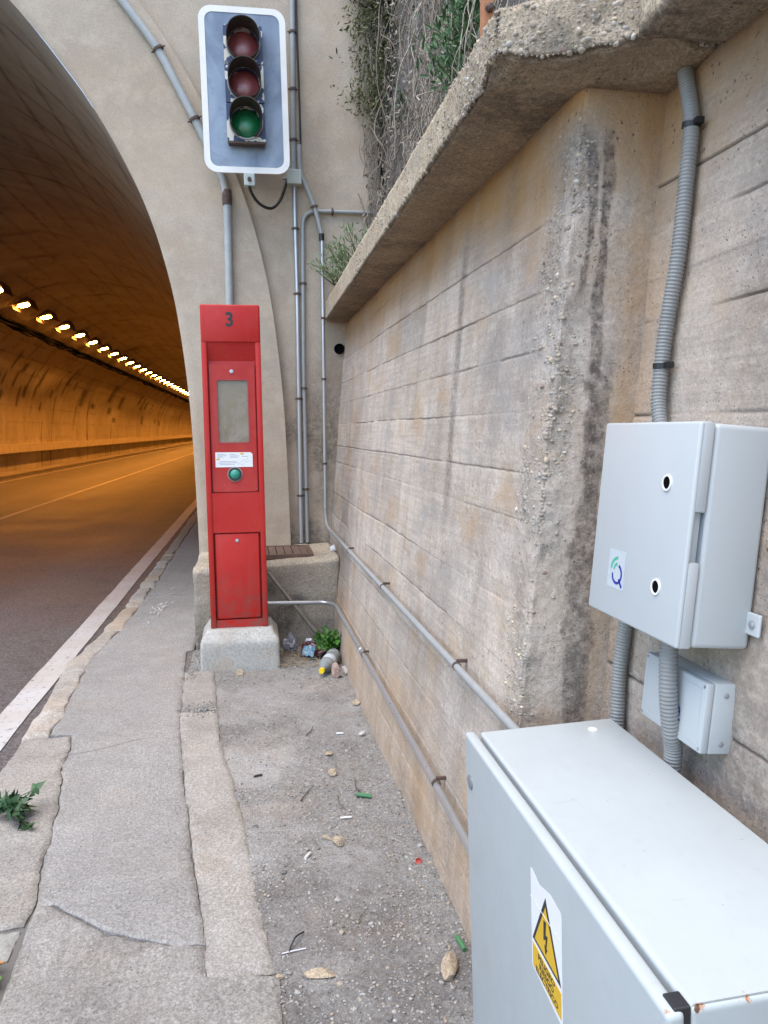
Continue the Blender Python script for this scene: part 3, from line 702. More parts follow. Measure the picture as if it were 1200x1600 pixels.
_ib = bmesh.new(); bmesh.ops.create_icosphere(_ib, subdivisions=2, radius=1); _IV = np.array([v.co[:] for v in _ib.verts]); _IF = np.array([[v.index for v in f.verts] for f in _ib.faces]); _ib.free()
pv = []; pf = []; pt = []
for k_, (p_, n_, t_, r_) in enumerate(PEB):
    q = _IV * (1 + .9 * (vnoise(_IV + k_ * 3.7, 1.5, 5) - .5))[:, None] * r_ * np.array([_ws.uniform(.8, 1.3), _ws.uniform(.8, 1.3), _ws.uniform(.7, 1.1)])
    pv.append(q + p_ - n_ * r_ * _ws.uniform(.50, .95)); pf.append(_IF + len(_IV) * k_); pt.append(np.full(len(_IV), t_))
m = Mat("aggregate pebbles", .9, (.3, .27, .22), spec=.2); t = m.attr('tone'); c = m.mix(m.rng(t, 0, .6), (.25, .215, .175), (.42, .36, .285)); c = m.mix(m.rng(t, .62, .64), c, (.36, .33, .295)); c = m.mix(m.rng(t, .80, .82), c, (.48, .40, .29)); c = m.mix(m.rng(t, .93, .94), c, (.24, .17, .14)); c = m.mix(m.rng(t, .97, .975), c, (.52, .48, .42))
c = m.mix(1.0, c, m.rng(m.noise(120, 3, .6), .3, .7, .8, 1.15), 'MULTIPLY')
kind(rawmesh("exposed_aggregate", np.concatenate(pv), np.concatenate(pf).tolist(), m.out(c), dict(tone=np.concatenate(pt)), rw), 'stuff')

# recessed wall behind the cabinets
rc = thing("recessed_wall", "stepped back grey concrete wall carrying the white boxes", "wall", (.9, 1, 0))
recx = lambda y, z: .89 - .0165 * y + .078 * z
RL = [.30, .60, .885, 1.16, 1.54, 1.775, 1.88, 1.992, 2.112, 2.24]
yr = np.concatenate([np.arange(1.93, .9, -.0085), np.arange(.9, -4, -.06)])
zr = np.unique(np.round(np.concatenate([np.arange(-.15, 2.50, .01)] + [np.array(RL) + q for q in (-.006, -.003, 0, .003, .006)]), 5))
Yr, Zr = np.meshgrid(yr, zr, indexing='ij'); P = V3(recx(Yr, Zr), Yr, Zr)
bi = np.searchsorted(np.array(RL), Zr + .006 * (fbm(V3(0, Yr, 0), 2, 2, 80) - .5)); bt = _hash(bi, bi, bi, 81)
line = np.zeros_like(Yr)
for i, zl in enumerate(RL):
    s_ = sstep(.25, .55, vnoise(V3(Yr, 0 * Yr + i * 3.1, 0), 3, 90 + i)); line = np.maximum(line, s_ * np.exp(-((Zr + .004 * (fbm(V3(0 * Yr, Yr, i), 14, 3, 82) - .5) - zl) / .0035) ** 2))
d = .010 * (fbm(P, 1.4, 4, 83) - .5) * 2 + .003 * (fbm(P, 14, 4, 84) - .5) * 2 + .004 * (bt - .5) - .006 * line
low = sstep(1.25, .85, Zr + .2 * (fbm(P, 4, 3, 85) - .5)); v1, v2, c2 = worley(P, 55, 86); d += low * (.006 * np.clip(.6 - v1, 0, 1) - .002)
P[..., 0] -= d
cr = sstep(1.72, 1.87, Yr)
att = dict(line=line * .8, tone=.34 * (bt - .5) + .38 * (fbm(P, 2.2, 4, 87) - .5), rough=low * .5,
           ochre=np.clip(.75 * sstep(2.0, 2.4, Zr + .25 * (fbm(P, 3, 4, 88) - .5)) * sstep(1.1, 1.7, Yr) + .4 * cr, 0, .8),
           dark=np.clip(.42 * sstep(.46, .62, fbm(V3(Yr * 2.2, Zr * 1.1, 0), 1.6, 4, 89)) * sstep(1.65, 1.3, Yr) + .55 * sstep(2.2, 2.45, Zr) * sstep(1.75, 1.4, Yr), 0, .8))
grid("wall_body", P[:, ::-1], M_recess, {k_: v_[:, ::-1] for k_, v_ in att.items()}, parent=rc)
V, F, N = gridbox(.845, 1.5, -3.5, 1.66, 2.352, 2.60, .03); n0 = V.copy()
V = V + N * (.008 * (fbm(n0, 3, 4, 91) - .5) * 2 - .008 * (np.abs(N).max(1) < .95))[:, None]
rawmesh("coping", V, F, M_coping, dict(tone=.4 * (fbm(n0, 2, 4, 92) - .5), dark=np.where(N[:, 2] < -.5, .35 + .5 * sstep(.42, .6, fbm(n0, 2.5, 4, 93)), .1), ochre=.15 * (N[:, 2] < -.5)), rc)  # shade on this coping's underside is put into the colour too
# ================================================================== TUNNEL PORTAL AND BORE
XC = -4.75
half = catmull([(-.405, 0, -.3), (-.405, 0, .2), (-.408, 0, .64), (-.418, 0, .986), (-.428, 0, 1.278), (-.447, 0, 1.663), (-.482, 0, 2.042), (-.532, 0, 2.414), (-.590, 0, 2.689), (-.68, 0, 3.004), (-.818, 0, 3.345),
                (-1.03, 0, 3.736), (-1.245, 0, 4.05), (-1.585, 0, 4.457), (-2.2, 0, 5.04), (-3.2, 0, 5.66), (XC, 0, 5.95)], 6)
half = np.array([p[:] for p in resample(half, .09)])
arch = np.concatenate([half, np.stack([2 * XC - half[::-1][1:, 0], half[::-1][1:, 1], half[::-1][1:, 2]], 1)])
ta = np.gradient(arch, axis=0); ta /= np.linalg.norm(ta, axis=1)[:, None]; na = np.stack([ta[:, 2], 0 * ta[:, 0], -ta[:, 0]], 1)   # outward
na[:, 0] = np.where(arch[:, 2] < .9, np.sign(arch[:, 0] - XC), na[:, 0]); na[:, 2] = np.where(arch[:, 2] < .9, 0, na[:, 2])
YR, YH = 5.99, 6.045
tn_ = thing("tunnel", "arched road tunnel portal in pale concrete with a lit orange bore", "tunnel", (XC, 6, 0))
RW_ = .70
off = np.linspace(0, 1, 26)
A, O = np.meshgrid(np.arange(len(arch)), off, indexing='ij')
Pr = arch[A] + na[A] * (O * RW_)[..., None]; Pr[..., 1] = YR
Pr[..., 1] -= .004 * (fbm(Pr, 1.2, 4, 101) - .5) * 2 + .0012 * (fbm(Pr, 18, 3, 102) - .5) * 2
Pr = np.concatenate([Pr[:, :1] + np.array([0, .02, 0]), Pr, Pr[:, -1:] + np.array([0, .08, 0])], 1)
Pr[:, 1, 1] += .012; 
att = dict(tone=.18 * (fbm(Pr, .9, 4, 103) - .5) + .05, dark=.25 * sstep(.55, .75, fbm(Pr * np.array([3, 1, .7]), 1.4, 4, 104)) * sstep(2.2, .6, Pr[..., 2]), ochre=.12 * sstep(.5, .7, fbm(Pr, .8, 3, 105)))
grid("arch_ring", Pr, M_head, att, parent=tn_).data.set_sharp_from_angle(angle=R(35))
# head wall around the ring
R0, Z1 = 1.005, 8.6
xs = np.concatenate([np.arange(-10.7, -1.8, .15), np.arange(-1.8, R0 - .02, .03), [R0]]); zs = np.concatenate([np.arange(.3, 5.2, .03), np.arange(5.2, Z1 + .01, .2)])
XX, ZZh = np.meshgrid(xs, zs, indexing='ij')
edgew = .020 * (fbm(V3(0 * XX, 0 * XX, ZZh), 6, 4, 111) - .5) * 2 * (XX > R0 - .03) - (XX > R0 - .03) * .08 * sstep(4.0, 4.6, ZZh)
P = V3(XX + edgew, YH, ZZh); P[..., 1] -= .005 * (fbm(P, 1.1, 4, 112) - .5) * 2 + .0015 * (fbm(P, 20, 3, 113) - .5) * 2
P = np.concatenate([P, P[-1:] + np.array([0.0, .5, 0])], 0)
Q = P
inner = ((np.abs(Q[..., 0] - XC) < 4.68) & (Q[..., 2] < 1.6)) | (np.hypot(Q[..., 0] - XC, Q[..., 2] - 1.4) < 4.70)
idx = np.arange(P.shape[0] * P.shape[1]).reshape(P.shape[:2])
fc = np.stack([idx[:-1, :-1], idx[1:, :-1], idx[1:, 1:], idx[:-1, 1:]], -1); cell_in = inner[:-1, :-1] & inner[1:, 1:] & inner[1:, :-1] & inner[:-1, 1:]
fc = fc[~cell_in].reshape(-1, 4)
lowr = sstep(2.5, 1.2, Q[..., 2]) * (Q[..., 0] > .2)
dk = 1.0 * lowr * sstep(.38, .60, fbm(Q * np.array([1.6, 1, .9]), 2.2, 5, 114)) + .25 * sstep(.6, .78, fbm(Q * np.array([3, 1, .5]), 1.2, 4, 115))
dk = np.maximum(dk, .5 * sstep(.05, .0, Q[..., 0] - .245 - .0) * (Q[..., 0] > .23) * sstep(2.4, 1.8, Q[..., 2]))
rawmesh("head_wall", P.reshape(-1, 3), fc.tolist(), M_head, dict(tone=(.2 * (fbm(Q, .8, 4, 116) - .5)).ravel(), dark=np.clip(dk * .8, 0, .8).ravel(),
        ochre=(.35 * sstep(.5, .75, fbm(Q, 1.6, 4, 117)) * sstep(3.2, 5.0, Q[..., 2]) + .3 * lowr * sstep(.5, .7, fbm(Q, 2, 3, 118))).ravel()), tn_).data.set_sharp_from_angle(angle=R(35))
# bore
yb = np.concatenate([[YR + .02], np.arange(6.05, 16, .08), np.arange(16, 40, .25), np.arange(40, 110, 1.0), np.arange(110, 231, 4)])
arr = np.array([p[:] for p in resample(arch, .06)]); tb = np.gradient(arr, axis=0); tb /= np.linalg.norm(tb, axis=1)[:, None]
nb_ = np.stack([tb[:, 2], 0 * tb[:, 0], -tb[:, 0]], 1); sl = np.linspace(0, len(arr) * .06, len(arr))
YB, AI = np.meshgrid(yb, np.arange(len(arr)), indexing='ij')
P = arr[AI].copy(); P[..., 1] = YB
setb = np.where(YB > 6.75, .05, 0.0); P += nb_[AI] * (setb + .012 * (fbm(V3(P[..., 0], YB, P[..., 2]), .8, 3, 121) - .5))[..., None]
P[..., 0] += SH * (YB - 6)
S = sl[AI]; cell = 1.15; row = np.floor(YB / cell)
l1 = np.exp(-((np.mod(YB + .04 * (fbm(V3(S, 0, 0 * YB), 1.2, 3, 122) - .5), cell) - cell / 2) / .034) ** 2); l2 = np.exp(-((np.mod(S, .62) - .31) / .032) ** 2)
sk_ = np.exp(-((np.mod(S + .55 * YB, 1.7) - .8) / .03) ** 2) * .6
lt = np.clip(np.maximum(np.maximum(l1, l2 * .8), sk_) * sstep(.25, .55, fbm(V3(P[..., 0], YB, P[..., 2]), 1.3, 3, 123)), 0, 1) * (YB > 6.8) * np.where(P[..., 2] > 3.6, .8, .35)
seam = np.exp(-((YB - 6.80) / .05) ** 2); lt = np.maximum(lt, seam)
zed = 3.9 + .02 * np.sin(YB * .7)
pa = sstep(.05, -.05, P[..., 2] - zed) * (.9 + .1 * np.sin(YB)) * (YB > 6.8)  # edge of the pale band also carries the lamp cut-off in colour
seep = np.zeros_like(YB); rq = random.Random(9)
for _ in range(60):
    y_, s_, a_ = rq.uniform(20, 75), rq.uniform(0, 1), rq.uniform(.08, .35)
    zc_ = 3.9 - rq.uniform(.0, 1.8); hz = rq.uniform(.2, .8)
    seep = np.maximum(seep, (P[..., 0] < XC) * sstep(1.0, .6, np.hypot((YB - y_ - .25 * (P[..., 2] - zc_)) / a_, (P[..., 2] - zc_) / hz) + .5 * (fbm(P, 2.5, 3, 124) - .5)))
grid("bore_lining", P, M_lining, dict(line=lt, paint=pa, dark=np.clip(seep * .85, 0, 1), tone=0 * YB), parent=tn_)
cap = MB(); cap.add([(p[0] + SH * 224, 229, p[2]) for p in arr], [tuple(range(len(arr)))]); cap.build("far_end", M_lining, tn_)
# low ledge along the far side
lb = MB()
for y0, y1 in [(6.1, 40), (40, 100), (100, 228)]:
    lb.add([(shx(-9.12, y0), y0, 1.02), (shx(-8.94, y0), y0, 1.02), (shx(-8.92, y0), y0, .70), (shx(-9.1, y0), y0, .66), (shx(-9.12, y1), y1, 1.02), (shx(-8.94, y1), y1, 1.02), (shx(-8.92, y1), y1, .70), (shx(-9.1, y1), y1, .66)],
           [(0, 1, 5, 4), (1, 2, 6, 5), (2, 3, 7, 6), (0, 3, 2, 1), (4, 5, 6, 7)])
M_ledge = simple("painted ledge", (.52, .47, .39), .8, var=.2, scale=3); lb.build("wall_ledge", M_ledge, tn_)
fp = MB()
for y0, y1 in [(6.1, 60), (60, 228)]: fp.add([(shx(-9.3, y0), y0, .0), (shx(-8.35, y0), y0, .0), (shx(-8.35, y0), y0, -.14), (shx(-9.3, y1), y1, .0), (shx(-8.35, y1), y1, .0), (shx(-8.35, y1), y1, -.14)], [(0, 1, 4, 3), (1, 2, 5, 4)])
kind(fp.build("far_walkway", M_smooth), 'structure')

# cable tray with sagging cables high on the far wall
ct = thing("cable_tray", "dark cable tray with tangled cables high on the far tunnel wall", "cable tray", (shx(-7.5, 24), 24, 4.85))
tb_ = MB(); 
for y0, y1 in [(7, 60), (60, 200)]: tb_.add([(shx(x_, y_), y_, z_) for y_ in (y0, y1) for x_, z_ in ((-7.62, 4.82), (-7.36, 4.86), (-7.36, 4.93), (-7.62, 4.89))], [(0, 1, 5, 4), (1, 2, 6, 5), (2, 3, 7, 6), (3, 0, 4, 7), (0, 3, 2, 1), (4, 5, 6, 7)])
tb_.build("tray", M_dark, ct)
rq = random.Random(4)
for c_ in range(3):
    pts = [(shx(-7.45 + .05 * c_ + rq.uniform(-.05, .05), y_), y_, 4.80 - rq.uniform(0, .16)) for y_ in np.arange(8, 110, 1.4)]
    MB().tube(catmull(pts, 3), .025, 6).build("cable", M_dark, ct, smooth=True)

# tunnel lamps
names = ["nearest", "second", "third", "fourth", "fifth", "sixth", "seventh", "eighth", "ninth", "tenth", "eleventh", "twelfth", "thirteenth", "fourteenth", "fifteenth", "sixteenth", "seventeenth", "eighteenth", "nineteenth", "twentieth", "twenty-first", "twenty-second"] + ["twenty-" + q for q in ("third", "fourth", "fifth", "sixth", "seventh", "eighth", "ninth")] + ["thirtieth"] + ["thirty-" + q for q in ("first", "second", "third", "fourth", "fifth", "sixth", "seventh", "eighth", "ninth")] + ["fortieth"]
def lamp_parts(t):
    h = MB().rbox(-.27, .27, -.43, .43, .02, .13, .025, 2); h.add([(-.23, -.38, .022), (.23, -.38, .022), (.23, .38, .022), (-.23, .38, .022)], [(0, 1, 2, 3)])
    h.build("lamp_housing", M_rust, t, local=True)
    MB().box(-.27, -.245, -.42, .42, -.09, .0195).build("added_baffle", M_rust, t, local=True); MB().box(.245, .27, -.42, .42, -.16, .0195).build("added_baffle", M_rust, t, local=True)  # baffles added to cut lamp light off the upper wall and ceiling
    MB().prism([(.175 * math.cos(2 * math.pi * q / 20), .26 * math.sin(2 * math.pi * q / 20)) for q in range(20)], (0, 0, 0), (1, 0, 0), (0, 1, 0), (0, 0, 1), .004, .019).build("lamp_lens", M_lamp, t, local=True)
    MB().box(-.03, .03, -.3, .3, .131, .42).build("lamp_bracket", M_rust, t, local=True)
lamp0 = None
for i in range(40):
    y_ = 20.4 + 2.5 * i
    lab = "lit orange lamp, %s of the row running up the tunnel ceiling" % names[i]
    if lamp0 is None:
        lamp0 = thing("tunnel_lamp", lab, "lamp", (shx(-6.88, y_), y_, 5.30), (0, R(-16), 0), "lit lamps along the tunnel ceiling"); lamp_parts(lamp0)
    else:
        r_ = lamp0.copy(); C.objects.link(r_); r_.location = (shx(-6.88, y_), y_, 5.30); r_['label'] = lab
        for ch in list(lamp0.children):
            c_ = ch.copy(); C.objects.link(c_); c_.parent = r_

# ================================================================== concrete step block with grate in front of the head wall
bk = thing("concrete_block", "stained low concrete block with a brown grate let into its top", "block", (.1, 5.6, 0))
V, F, N = gridbox(-.405, .60, 5.33, 6.02, -.12, .628, .02); n0 = V.copy()
V[:, 2] += sstep(.1, .6, n0[:, 2]) * ((n0[:, 0] - .6) * .06 - .02 * (n0[:, 1] < 5.36))
dd = .014 * (fbm(n0, 3, 4, 131) - .5) * 2 + .006 * (fbm(n0, 16, 3, 132) - .5) * 2 - .018 * (np.abs(N).max(1) < .95) * fbm(n0, 7, 3, 133)
V = V + N * dd[:, None]
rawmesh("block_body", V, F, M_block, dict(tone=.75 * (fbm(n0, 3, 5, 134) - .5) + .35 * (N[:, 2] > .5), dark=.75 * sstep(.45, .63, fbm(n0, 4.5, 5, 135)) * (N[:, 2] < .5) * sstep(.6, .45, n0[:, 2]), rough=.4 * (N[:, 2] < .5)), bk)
gr = MB(); gx0, gx1, gy0, gy1, gz_ = .02, .425, 5.40, 5.86, .624
gr.box(gx0, gx1, gy0, gy0 + .03, gz_ - .02, gz_ + .010).box(gx0, gx1, gy1 - .03, gy1, gz_ - .02, gz_ + .010).box(gx0, gx0 + .03, gy0 + .03, gy1 - .03, gz_ - .02, gz_ + .010).box(gx1 - .03, gx1, gy0 + .03, gy1 - .03, gz_ - .02, gz_ + .010)
for i in range(6):
    a = gx0 + .036 + i * .0575; gr.box(a, a + .05, gy0 + .034, gy1 - .034, gz_ - .015, gz_ + .006)
gr.build("grate", M_grate, bk)
MB().box(gx0 + .01, gx1 - .01, gy0 + .01, gy1 - .01, gz_ - .028, gz_ - .021).build("grate_pit", M_soil, bk)

# ================================================================== cliff, netting and dry growth behind the coping
def cliffx(y, z): return 1.14 + .10 * (z - 2.4) + .02 * (y - 4) - (.16 + .10 * (z - 2.4)) * sstep(5.0, 6.4, y)
yc = np.arange(.6, 9.0, .035); zc = np.arange(2.2, 7.5, .035); YC, ZC = np.meshgrid(yc, zc, indexing='ij'); P = V3(cliffx(YC, ZC), YC, ZC)
P[..., 0] += .10 * (fbm(P, .9, 4, 141) - .5) * 2 + .045 * (fbm(P, 5, 4, 142) - .5) * 2
cl = grid("cliff", P[:, ::-1], M_cliff); kind(cl, 'structure')
tp = MB().add([(1.0, -4, 2.46), (1.9, -4, 2.46), (1.9, 9, 2.46), (1.0, 9, 2.46)], [(0, 1, 2, 3)]).build("hill_bench", M_ground); kind(tp, 'structure')
nt = MB(); rq = random.Random(2); a_, b_ = .055, .085
def netp(u, v):
    y_, z_ = 1.2 + u, 2.45 + v; s_ = .05 * math.sin(u * 2.3 + v) + .035 * math.sin(v * 3.1 + 1.7 * u)
    return (cliffx(y_, z_) - .11 + s_ * .5, y_ + .012 * math.sin(v * 9 + u * 4), z_)
nv, nu = int(3.2 / b_), int(4.9 / a_)
def wire(p, q): nt.tube([p, q], .0017, 3, caps=False)
for i in range(nu):
    for j in range(nv):
        o_ = .5 * a_ * (j % 2); p0 = netp(i * a_ + o_, j * b_); p1 = netp(i * a_ + o_, j * b_ + b_ * .55)
        wire(p0, p1); wire(p1, netp(i * a_ + o_ + .5 * a_, (j + 1) * b_)); wire(p1, netp(i * a_ + o_ - .5 * a_, (j + 1) * b_))
tag(nt.build("wire_netting", M_wire, origin=(1.1, 3.5, 2.45)), "grey wire rockfall netting draped over the rock above the coping", "netting")

def leaves(mb, tones, centre_fn, n, size, rq, asp=.38, up=.3, fold=.25, jag=False):
    for _ in range(n):
        p, dirn = centre_fn(); d_ = Vector(dirn) + Vector((rq.gauss(0, .5), rq.gauss(0, .5), rq.gauss(up, .5))); d_.normalize()
        s_ = d_.cross(Vector((rq.gauss(0, 1), rq.gauss(0, 1), rq.gauss(0, 1)))).normalized(); nn = d_.cross(s_)
        L = size * rq.uniform(.6, 1.3); W = L * asp; p = Vector(p)
        vs = [p, p + d_ * L * .35 + s_ * W * .5 + nn * W * fold, p + d_ * L * .75 + s_ * W * .36 + nn * W * fold * .6, p + d_ * L, p + d_ * L * .75 - s_ * W * .36 + nn * W * fold * .6, p + d_ * L * .35 - s_ * W * .5 + nn * W * fold, p + d_ * L * .4]
        if jag:
            vs = [p, p + d_ * L * .25 + s_ * W * .7 + nn * W * fold, p + d_ * L * .42 + s_ * W * .35, p + d_ * L, p + d_ * L * .42 - s_ * W * .35, p + d_ * L * .25 - s_ * W * .7 + nn * W * fold, p + d_ * L * .35]
        mb.add(vs, [(0, 1, 6), (1, 2, 6), (2, 3, 6), (3, 4, 6), (4, 5, 6), (5, 0, 6)]); t = rq.random(); tones += [t] * 7
def leafobj(name, mb, tones, mat, parent=None, origin=None, kids=True):
    o = mb.build(name, mat, parent, origin=origin); at = o.data.attributes.new('tone', 'FLOAT', 'POINT'); at.data.foreach_set('value', tones); return o

# tangle of dry vines hanging on the netting: nobody could count them
vm = MB(); tones = []; rq = random.Random(12)
for i in range(560):
    y_ = rq.uniform(2.2, 5.9) if i % 3 else rq.uniform(4.6, 6.3); z0 = rq.uniform(2.6, 5.2); L = rq.uniform(.35, 1.5); pts = []; y2 = y_; x_o = rq.uniform(-.19, -.08)
    for k_ in range(9):
        z_ = z0 - L * k_ / 8 * (1 if i % 5 else -.4); y2 += rq.gauss(0, .035) + (.03 if i % 2 else -.02) * rq.random()
        if z_ < 2.40: break
        pts.append((cliffx(y2, z_) + x_o + rq.gauss(0, .012) + .05 * math.sin(k_ * .8 + i), min(y2, 6.6), z_))
    if len(pts) < 3: continue
    pp = catmull(pts, 3); vm.tube(pp, [.0022 * (1 - .7 * k_ / len(pp)) * (1 if i % 6 else 1.9) + .0006 for k_ in range(len(pp))], 4, caps=False)
    t_ = rq.random() ** 1.3; tones += [t_] * (len(pp) * 4)
def tw():
    y_ = rq.uniform(2.4, 6.2) if rq.random() < .4 else rq.gauss(5.4, .5); z_ = rq.uniform(2.5, 5.3); return (cliffx(y_, z_) - rq.uniform(.08, .2), y_, z_), (-.4, 0, -.6)
leaves(vm, tones, tw, 4200, .034, rq, asp=.34)
o = leafobj("dry_vines", vm, tones, M_vine, origin=(1.1, 4, 2.5)); kind(o, 'stuff')

def shrub(name, label, centre, rad, nb, nl, size, mat, seed, asp=.3, droop=0.0, squash=(1, 1, 1), stems=True, cat="shrub", spread=1.0, group=None, base=None):
    rq = random.Random(seed); c_ = Vector(centre); b0 = Vector(base or (c_.x, c_.y, c_.z - rad)); t = thing(name, label, cat, b0, group=group)
    sm = MB(); tips = []; lm = MB(); tn2 = []
    for i in range(nb):
        dr = Vector((rq.gauss(0, 1) * squash[0], rq.gauss(0, 1) * squash[1], rq.gauss(.2, .8) * squash[2])); dr = dr.normalized() * rad * rq.uniform(.45, 1.1)
        dr = Vector((dr.x * squash[0], dr.y * squash[1], dr.z * squash[2])); e = c_ + dr; mid = (b0 + e) / 2 + Vector((rq.gauss(0, .1), rq.gauss(0, .1), rq.gauss(.05, .1))) * rad
        pp = catmull([b0, mid, e + Vector((0, 0, -droop * rad))], 5); sm.tube(pp, [.006 * (1 - .8 * k_ / len(pp)) + .0006 for k_ in range(len(pp))], 5)
        tips.append(pp)
    def cf():
        pp = rq.choice(tips); k_ = min(len(pp) - 1, int(len(pp) * (1 - rq.random() ** 2 * .75))); p = pp[k_]; s_ = .14 * rad * spread
        return p + Vector((rq.gauss(0, s_), rq.gauss(0, s_), rq.gauss(0, s_))), (pp[-1] - pp[-3]).normalized() * .8
    leaves(lm, tn2, cf, nl, size, rq, asp=asp)
    sm.build("stem", M_stem, t, smooth=True); leafobj("foliage", lm, tn2, mat, t); return t
shrub("shrub", "dark olive shrub hanging over the top right edge of the head wall", (1.0, 5.90, 4.58), .42, 60, 7500, .038, M_leafd, 3, squash=(.65, .45, 1.6), droop=.5, base=(1.16, 6.1, 4.9))
shrub("shrub", "bright green shrub growing out of the netting above the coping", (1.12, 4.05, 3.55), .30, 30, 1900, .05, M_leafb, 4, squash=(.6, 1.0, 1.15), base=(1.25, 4.1, 3.2))
shrub("shrub", "feathery grey green bush leaning over the far end of the coping", (.80, 5.68, 2.72), .27, 30, 1500, .045, M_leafg, 5, asp=.2, squash=(1.1, .6, .8), base=(.93, 5.85, 2.50), spread=.8)
shrub("sprig", "thin pale sprig against the head wall left of the coping tip", (.60, 5.93, 2.72), .12, 10, 150, .03, M_leafg, 6, asp=.25, squash=(1.2, .3, .9), base=(.66, 5.98, 2.60), cat="plant")
shrub("creeper", "small green creeper on the rock beside the head wall edge", (1.08, 5.6, 3.78), .10, 8, 160, .04, M_leafb, 8, squash=(.6, .8, 1.1), base=(1.18, 5.65, 3.7), cat="plant")

# rusty anchor post on the coping
ap = thing("anchor_post", "short rusty steel post with a bolt on the coping edge", "post", (.62, 2.03, 2.48))
M_rusto = simple("orange rust", (.36, .16, .075), .85, var=.3, scale=30, bump=.3)
MB().box(.607, .633, 2.015, 2.022, 2.475, 2.80).box(.607, .613, 2.022, 2.05, 2.475, 2.80).build("angle_bar", M_rusto, ap)
MB().lathe([(.011, 0), (.011, .012), (.006, .016)], (.621, 2.015, 2.577), (0, -1, 0), 6, cap1=True).build("bolt", M_rust, ap)
# ================================================================== TRAFFIC LIGHT
TL = thing("traffic_light", "three lens traffic light on a blue grey backboard with white rim", "traffic light", (0, 5.72, 3.86), (0, R(-1.3), 0))
X3, Z3, NY = (1, 0, 0), (0, 0, 1), (0, -1, 0)
MB().prism(rrect(.585, 1.095, .085), (0, 0, 0), X3, Z3, NY, -.012, .004).build("backboard", M_board, TL, local=True)
MB().ringprism(rrect(.592, 1.10, .088), rrect(.51, 1.018, .055), (0, 0, 0), X3, Z3, NY, -.006, .0075).build("white_rim", M_white, TL, local=True)
for k, (zc_, lm_) in enumerate(((.275, M_lred), (.02, M_lred), (-.235, M_lgrn))):
    sec = MB(); sec.ringprism(rrect(.262, .248, .012), [(a, b) for a, b in rrect(.205, .205, .1)], (0, 0, zc_), X3, Z3, NY, .004, .075)
    sec.build("signal_section", M_house, TL, local=True)
    s_ = TL.children[-1] if False else [o for o in TL.children if o.name.startswith("signal_section")][-1]
    ln_ = MB(); prof = [(.0001, .060), (.03, .058), (.06, .052), (.085, .042), (.104, .028)]
    ln_.lathe(prof, (0, 0, zc_), NY, 32); lo = ln_.build("lens", lm_, s_, smooth=True, local=True)
    at = lo.data.attributes.new('ctr', 'FLOAT', 'POINT'); at.data.foreach_set('value', [max(0, 1 - (math.hypot(v.co.x, v.co.z - zc_ + .004)) / .062) ** 1.2 for v in lo.data.vertices])
    vz = MB(); n_ = 44; vs_ = []; 
    for j in range(n_ + 1):
        a = R(-62 + 304 * j / n_); up_ = math.sin(a); L = .045 + .115 * float(sstep(-.75, .75, np.array(up_)))
        for rr_, dep in ((.109, .02), (.111, .075 + L), (.106, .075 + L), (.104, .02)): vs_.append((rr_ * math.cos(a), -dep, zc_ + rr_ * math.sin(a)))
    fs_ = [(j * 4 + q, (j + 1) * 4 + q, (j + 1) * 4 + (q + 1) % 4, j * 4 + (q + 1) % 4) for j in range(n_) for q in range(4)]
    vz.add(vs_, fs_); vz.build("visor", M_visor, s_, smooth=True, local=True, autos=40)
    MB().ringprism(circ(.117, 36, 0, zc_), circ(.1045, 36, 0, zc_), (0, 0, 0), X3, Z3, NY, .0755, .083).build("lens_ring", M_rim, s_, local=True)
MB().rbox(-.125, .125, -.085, -.02, -.378, -.364, .004, 2).build("bottom_hinge", M_rust, TL, local=True)
for z_ in (.30, -.34): MB().box(-.05, .05, .012, .32, z_, z_ + .04).build("wall_bracket", M_steel, TL, local=True)
mt = MB().rbox(-.03, .045, -.03, .05, -.64, -.555, .006, 2); mt.build("cable_entry", M_jbox, TL, local=True)
MB().lathe([(.014, 0), (.014, .02)], (.008, -.03, -.60), NY, 12, cap1=True).build("gland", M_rust, TL, local=True)
tag(MB().tube(catmull([(.022, 5.70, 3.255), (.03, 5.72, 3.19), (.09, 5.80, 3.13), (.18, 5.90, 3.13), (.25, 5.97, 3.22), (.30, 5.99, 3.36)], 8), .011, 8).build("black_cable", M_tie, smooth=True, origin=(.02, 5.7, 3.25)),
    "slack black cable looping from the traffic light to the grey junction box", "cable")

# ================================================================== CONDUITS ON THE HEAD WALL
def conduit(name, label, path, r, mat, clamps=(), mats=None, n=12, cat="conduit", clamp_dir=(0, 1, 0), extra=None, wall_gap=.03):
    base = path[-1]; t = thing(name, label, cat, base)
    MB().tube(path, r, n).build("pipe", mat, t, smooth=True, autos=50)
    for (p, ax) in clamps:
        c_ = MB(); axv = Vector(ax).normalized(); c_.lathe([(r * 1.02, -.009), (r * 1.35, -.009), (r * 1.35, .009), (r * 1.02, .009)], p, axv, 14)
        sd_ = axv.cross(Vector(clamp_dir)).normalized(); q = Vector(p)
        c_.tube([q - sd_ * r * 1.9, q + sd_ * r * 1.9], .0055, 6)
        c_.tube([q, q + Vector(clamp_dir) * (r + wall_gap)], .006, 6)
        c_.build("clamp", M_rust, t)
    return t
Yc = 5.955
pA = fillet([(-1.25, Yc, 5.05), (-.85, Yc, 4.52), (-.60, Yc, 4.20), (-.36, Yc, 3.74), (-.19, Yc, 3.40), (-.142, Yc, 3.24), (-.14, Yc, 2.6), (-.138, Yc, .64)], .12)
cA = conduit("conduit", "thick pale grey conduit running down the arch ring behind the red post", pA, .029, M_pvcl, [((-.60, Yc, 4.20), (-.5, 0, .86)), ((-.36, Yc, 3.74), (-.45, 0, .9)), ((-.139, Yc, 2.36), (0, 0, 1)), ((-.139, Yc, 1.4), (0, 0, 1))])
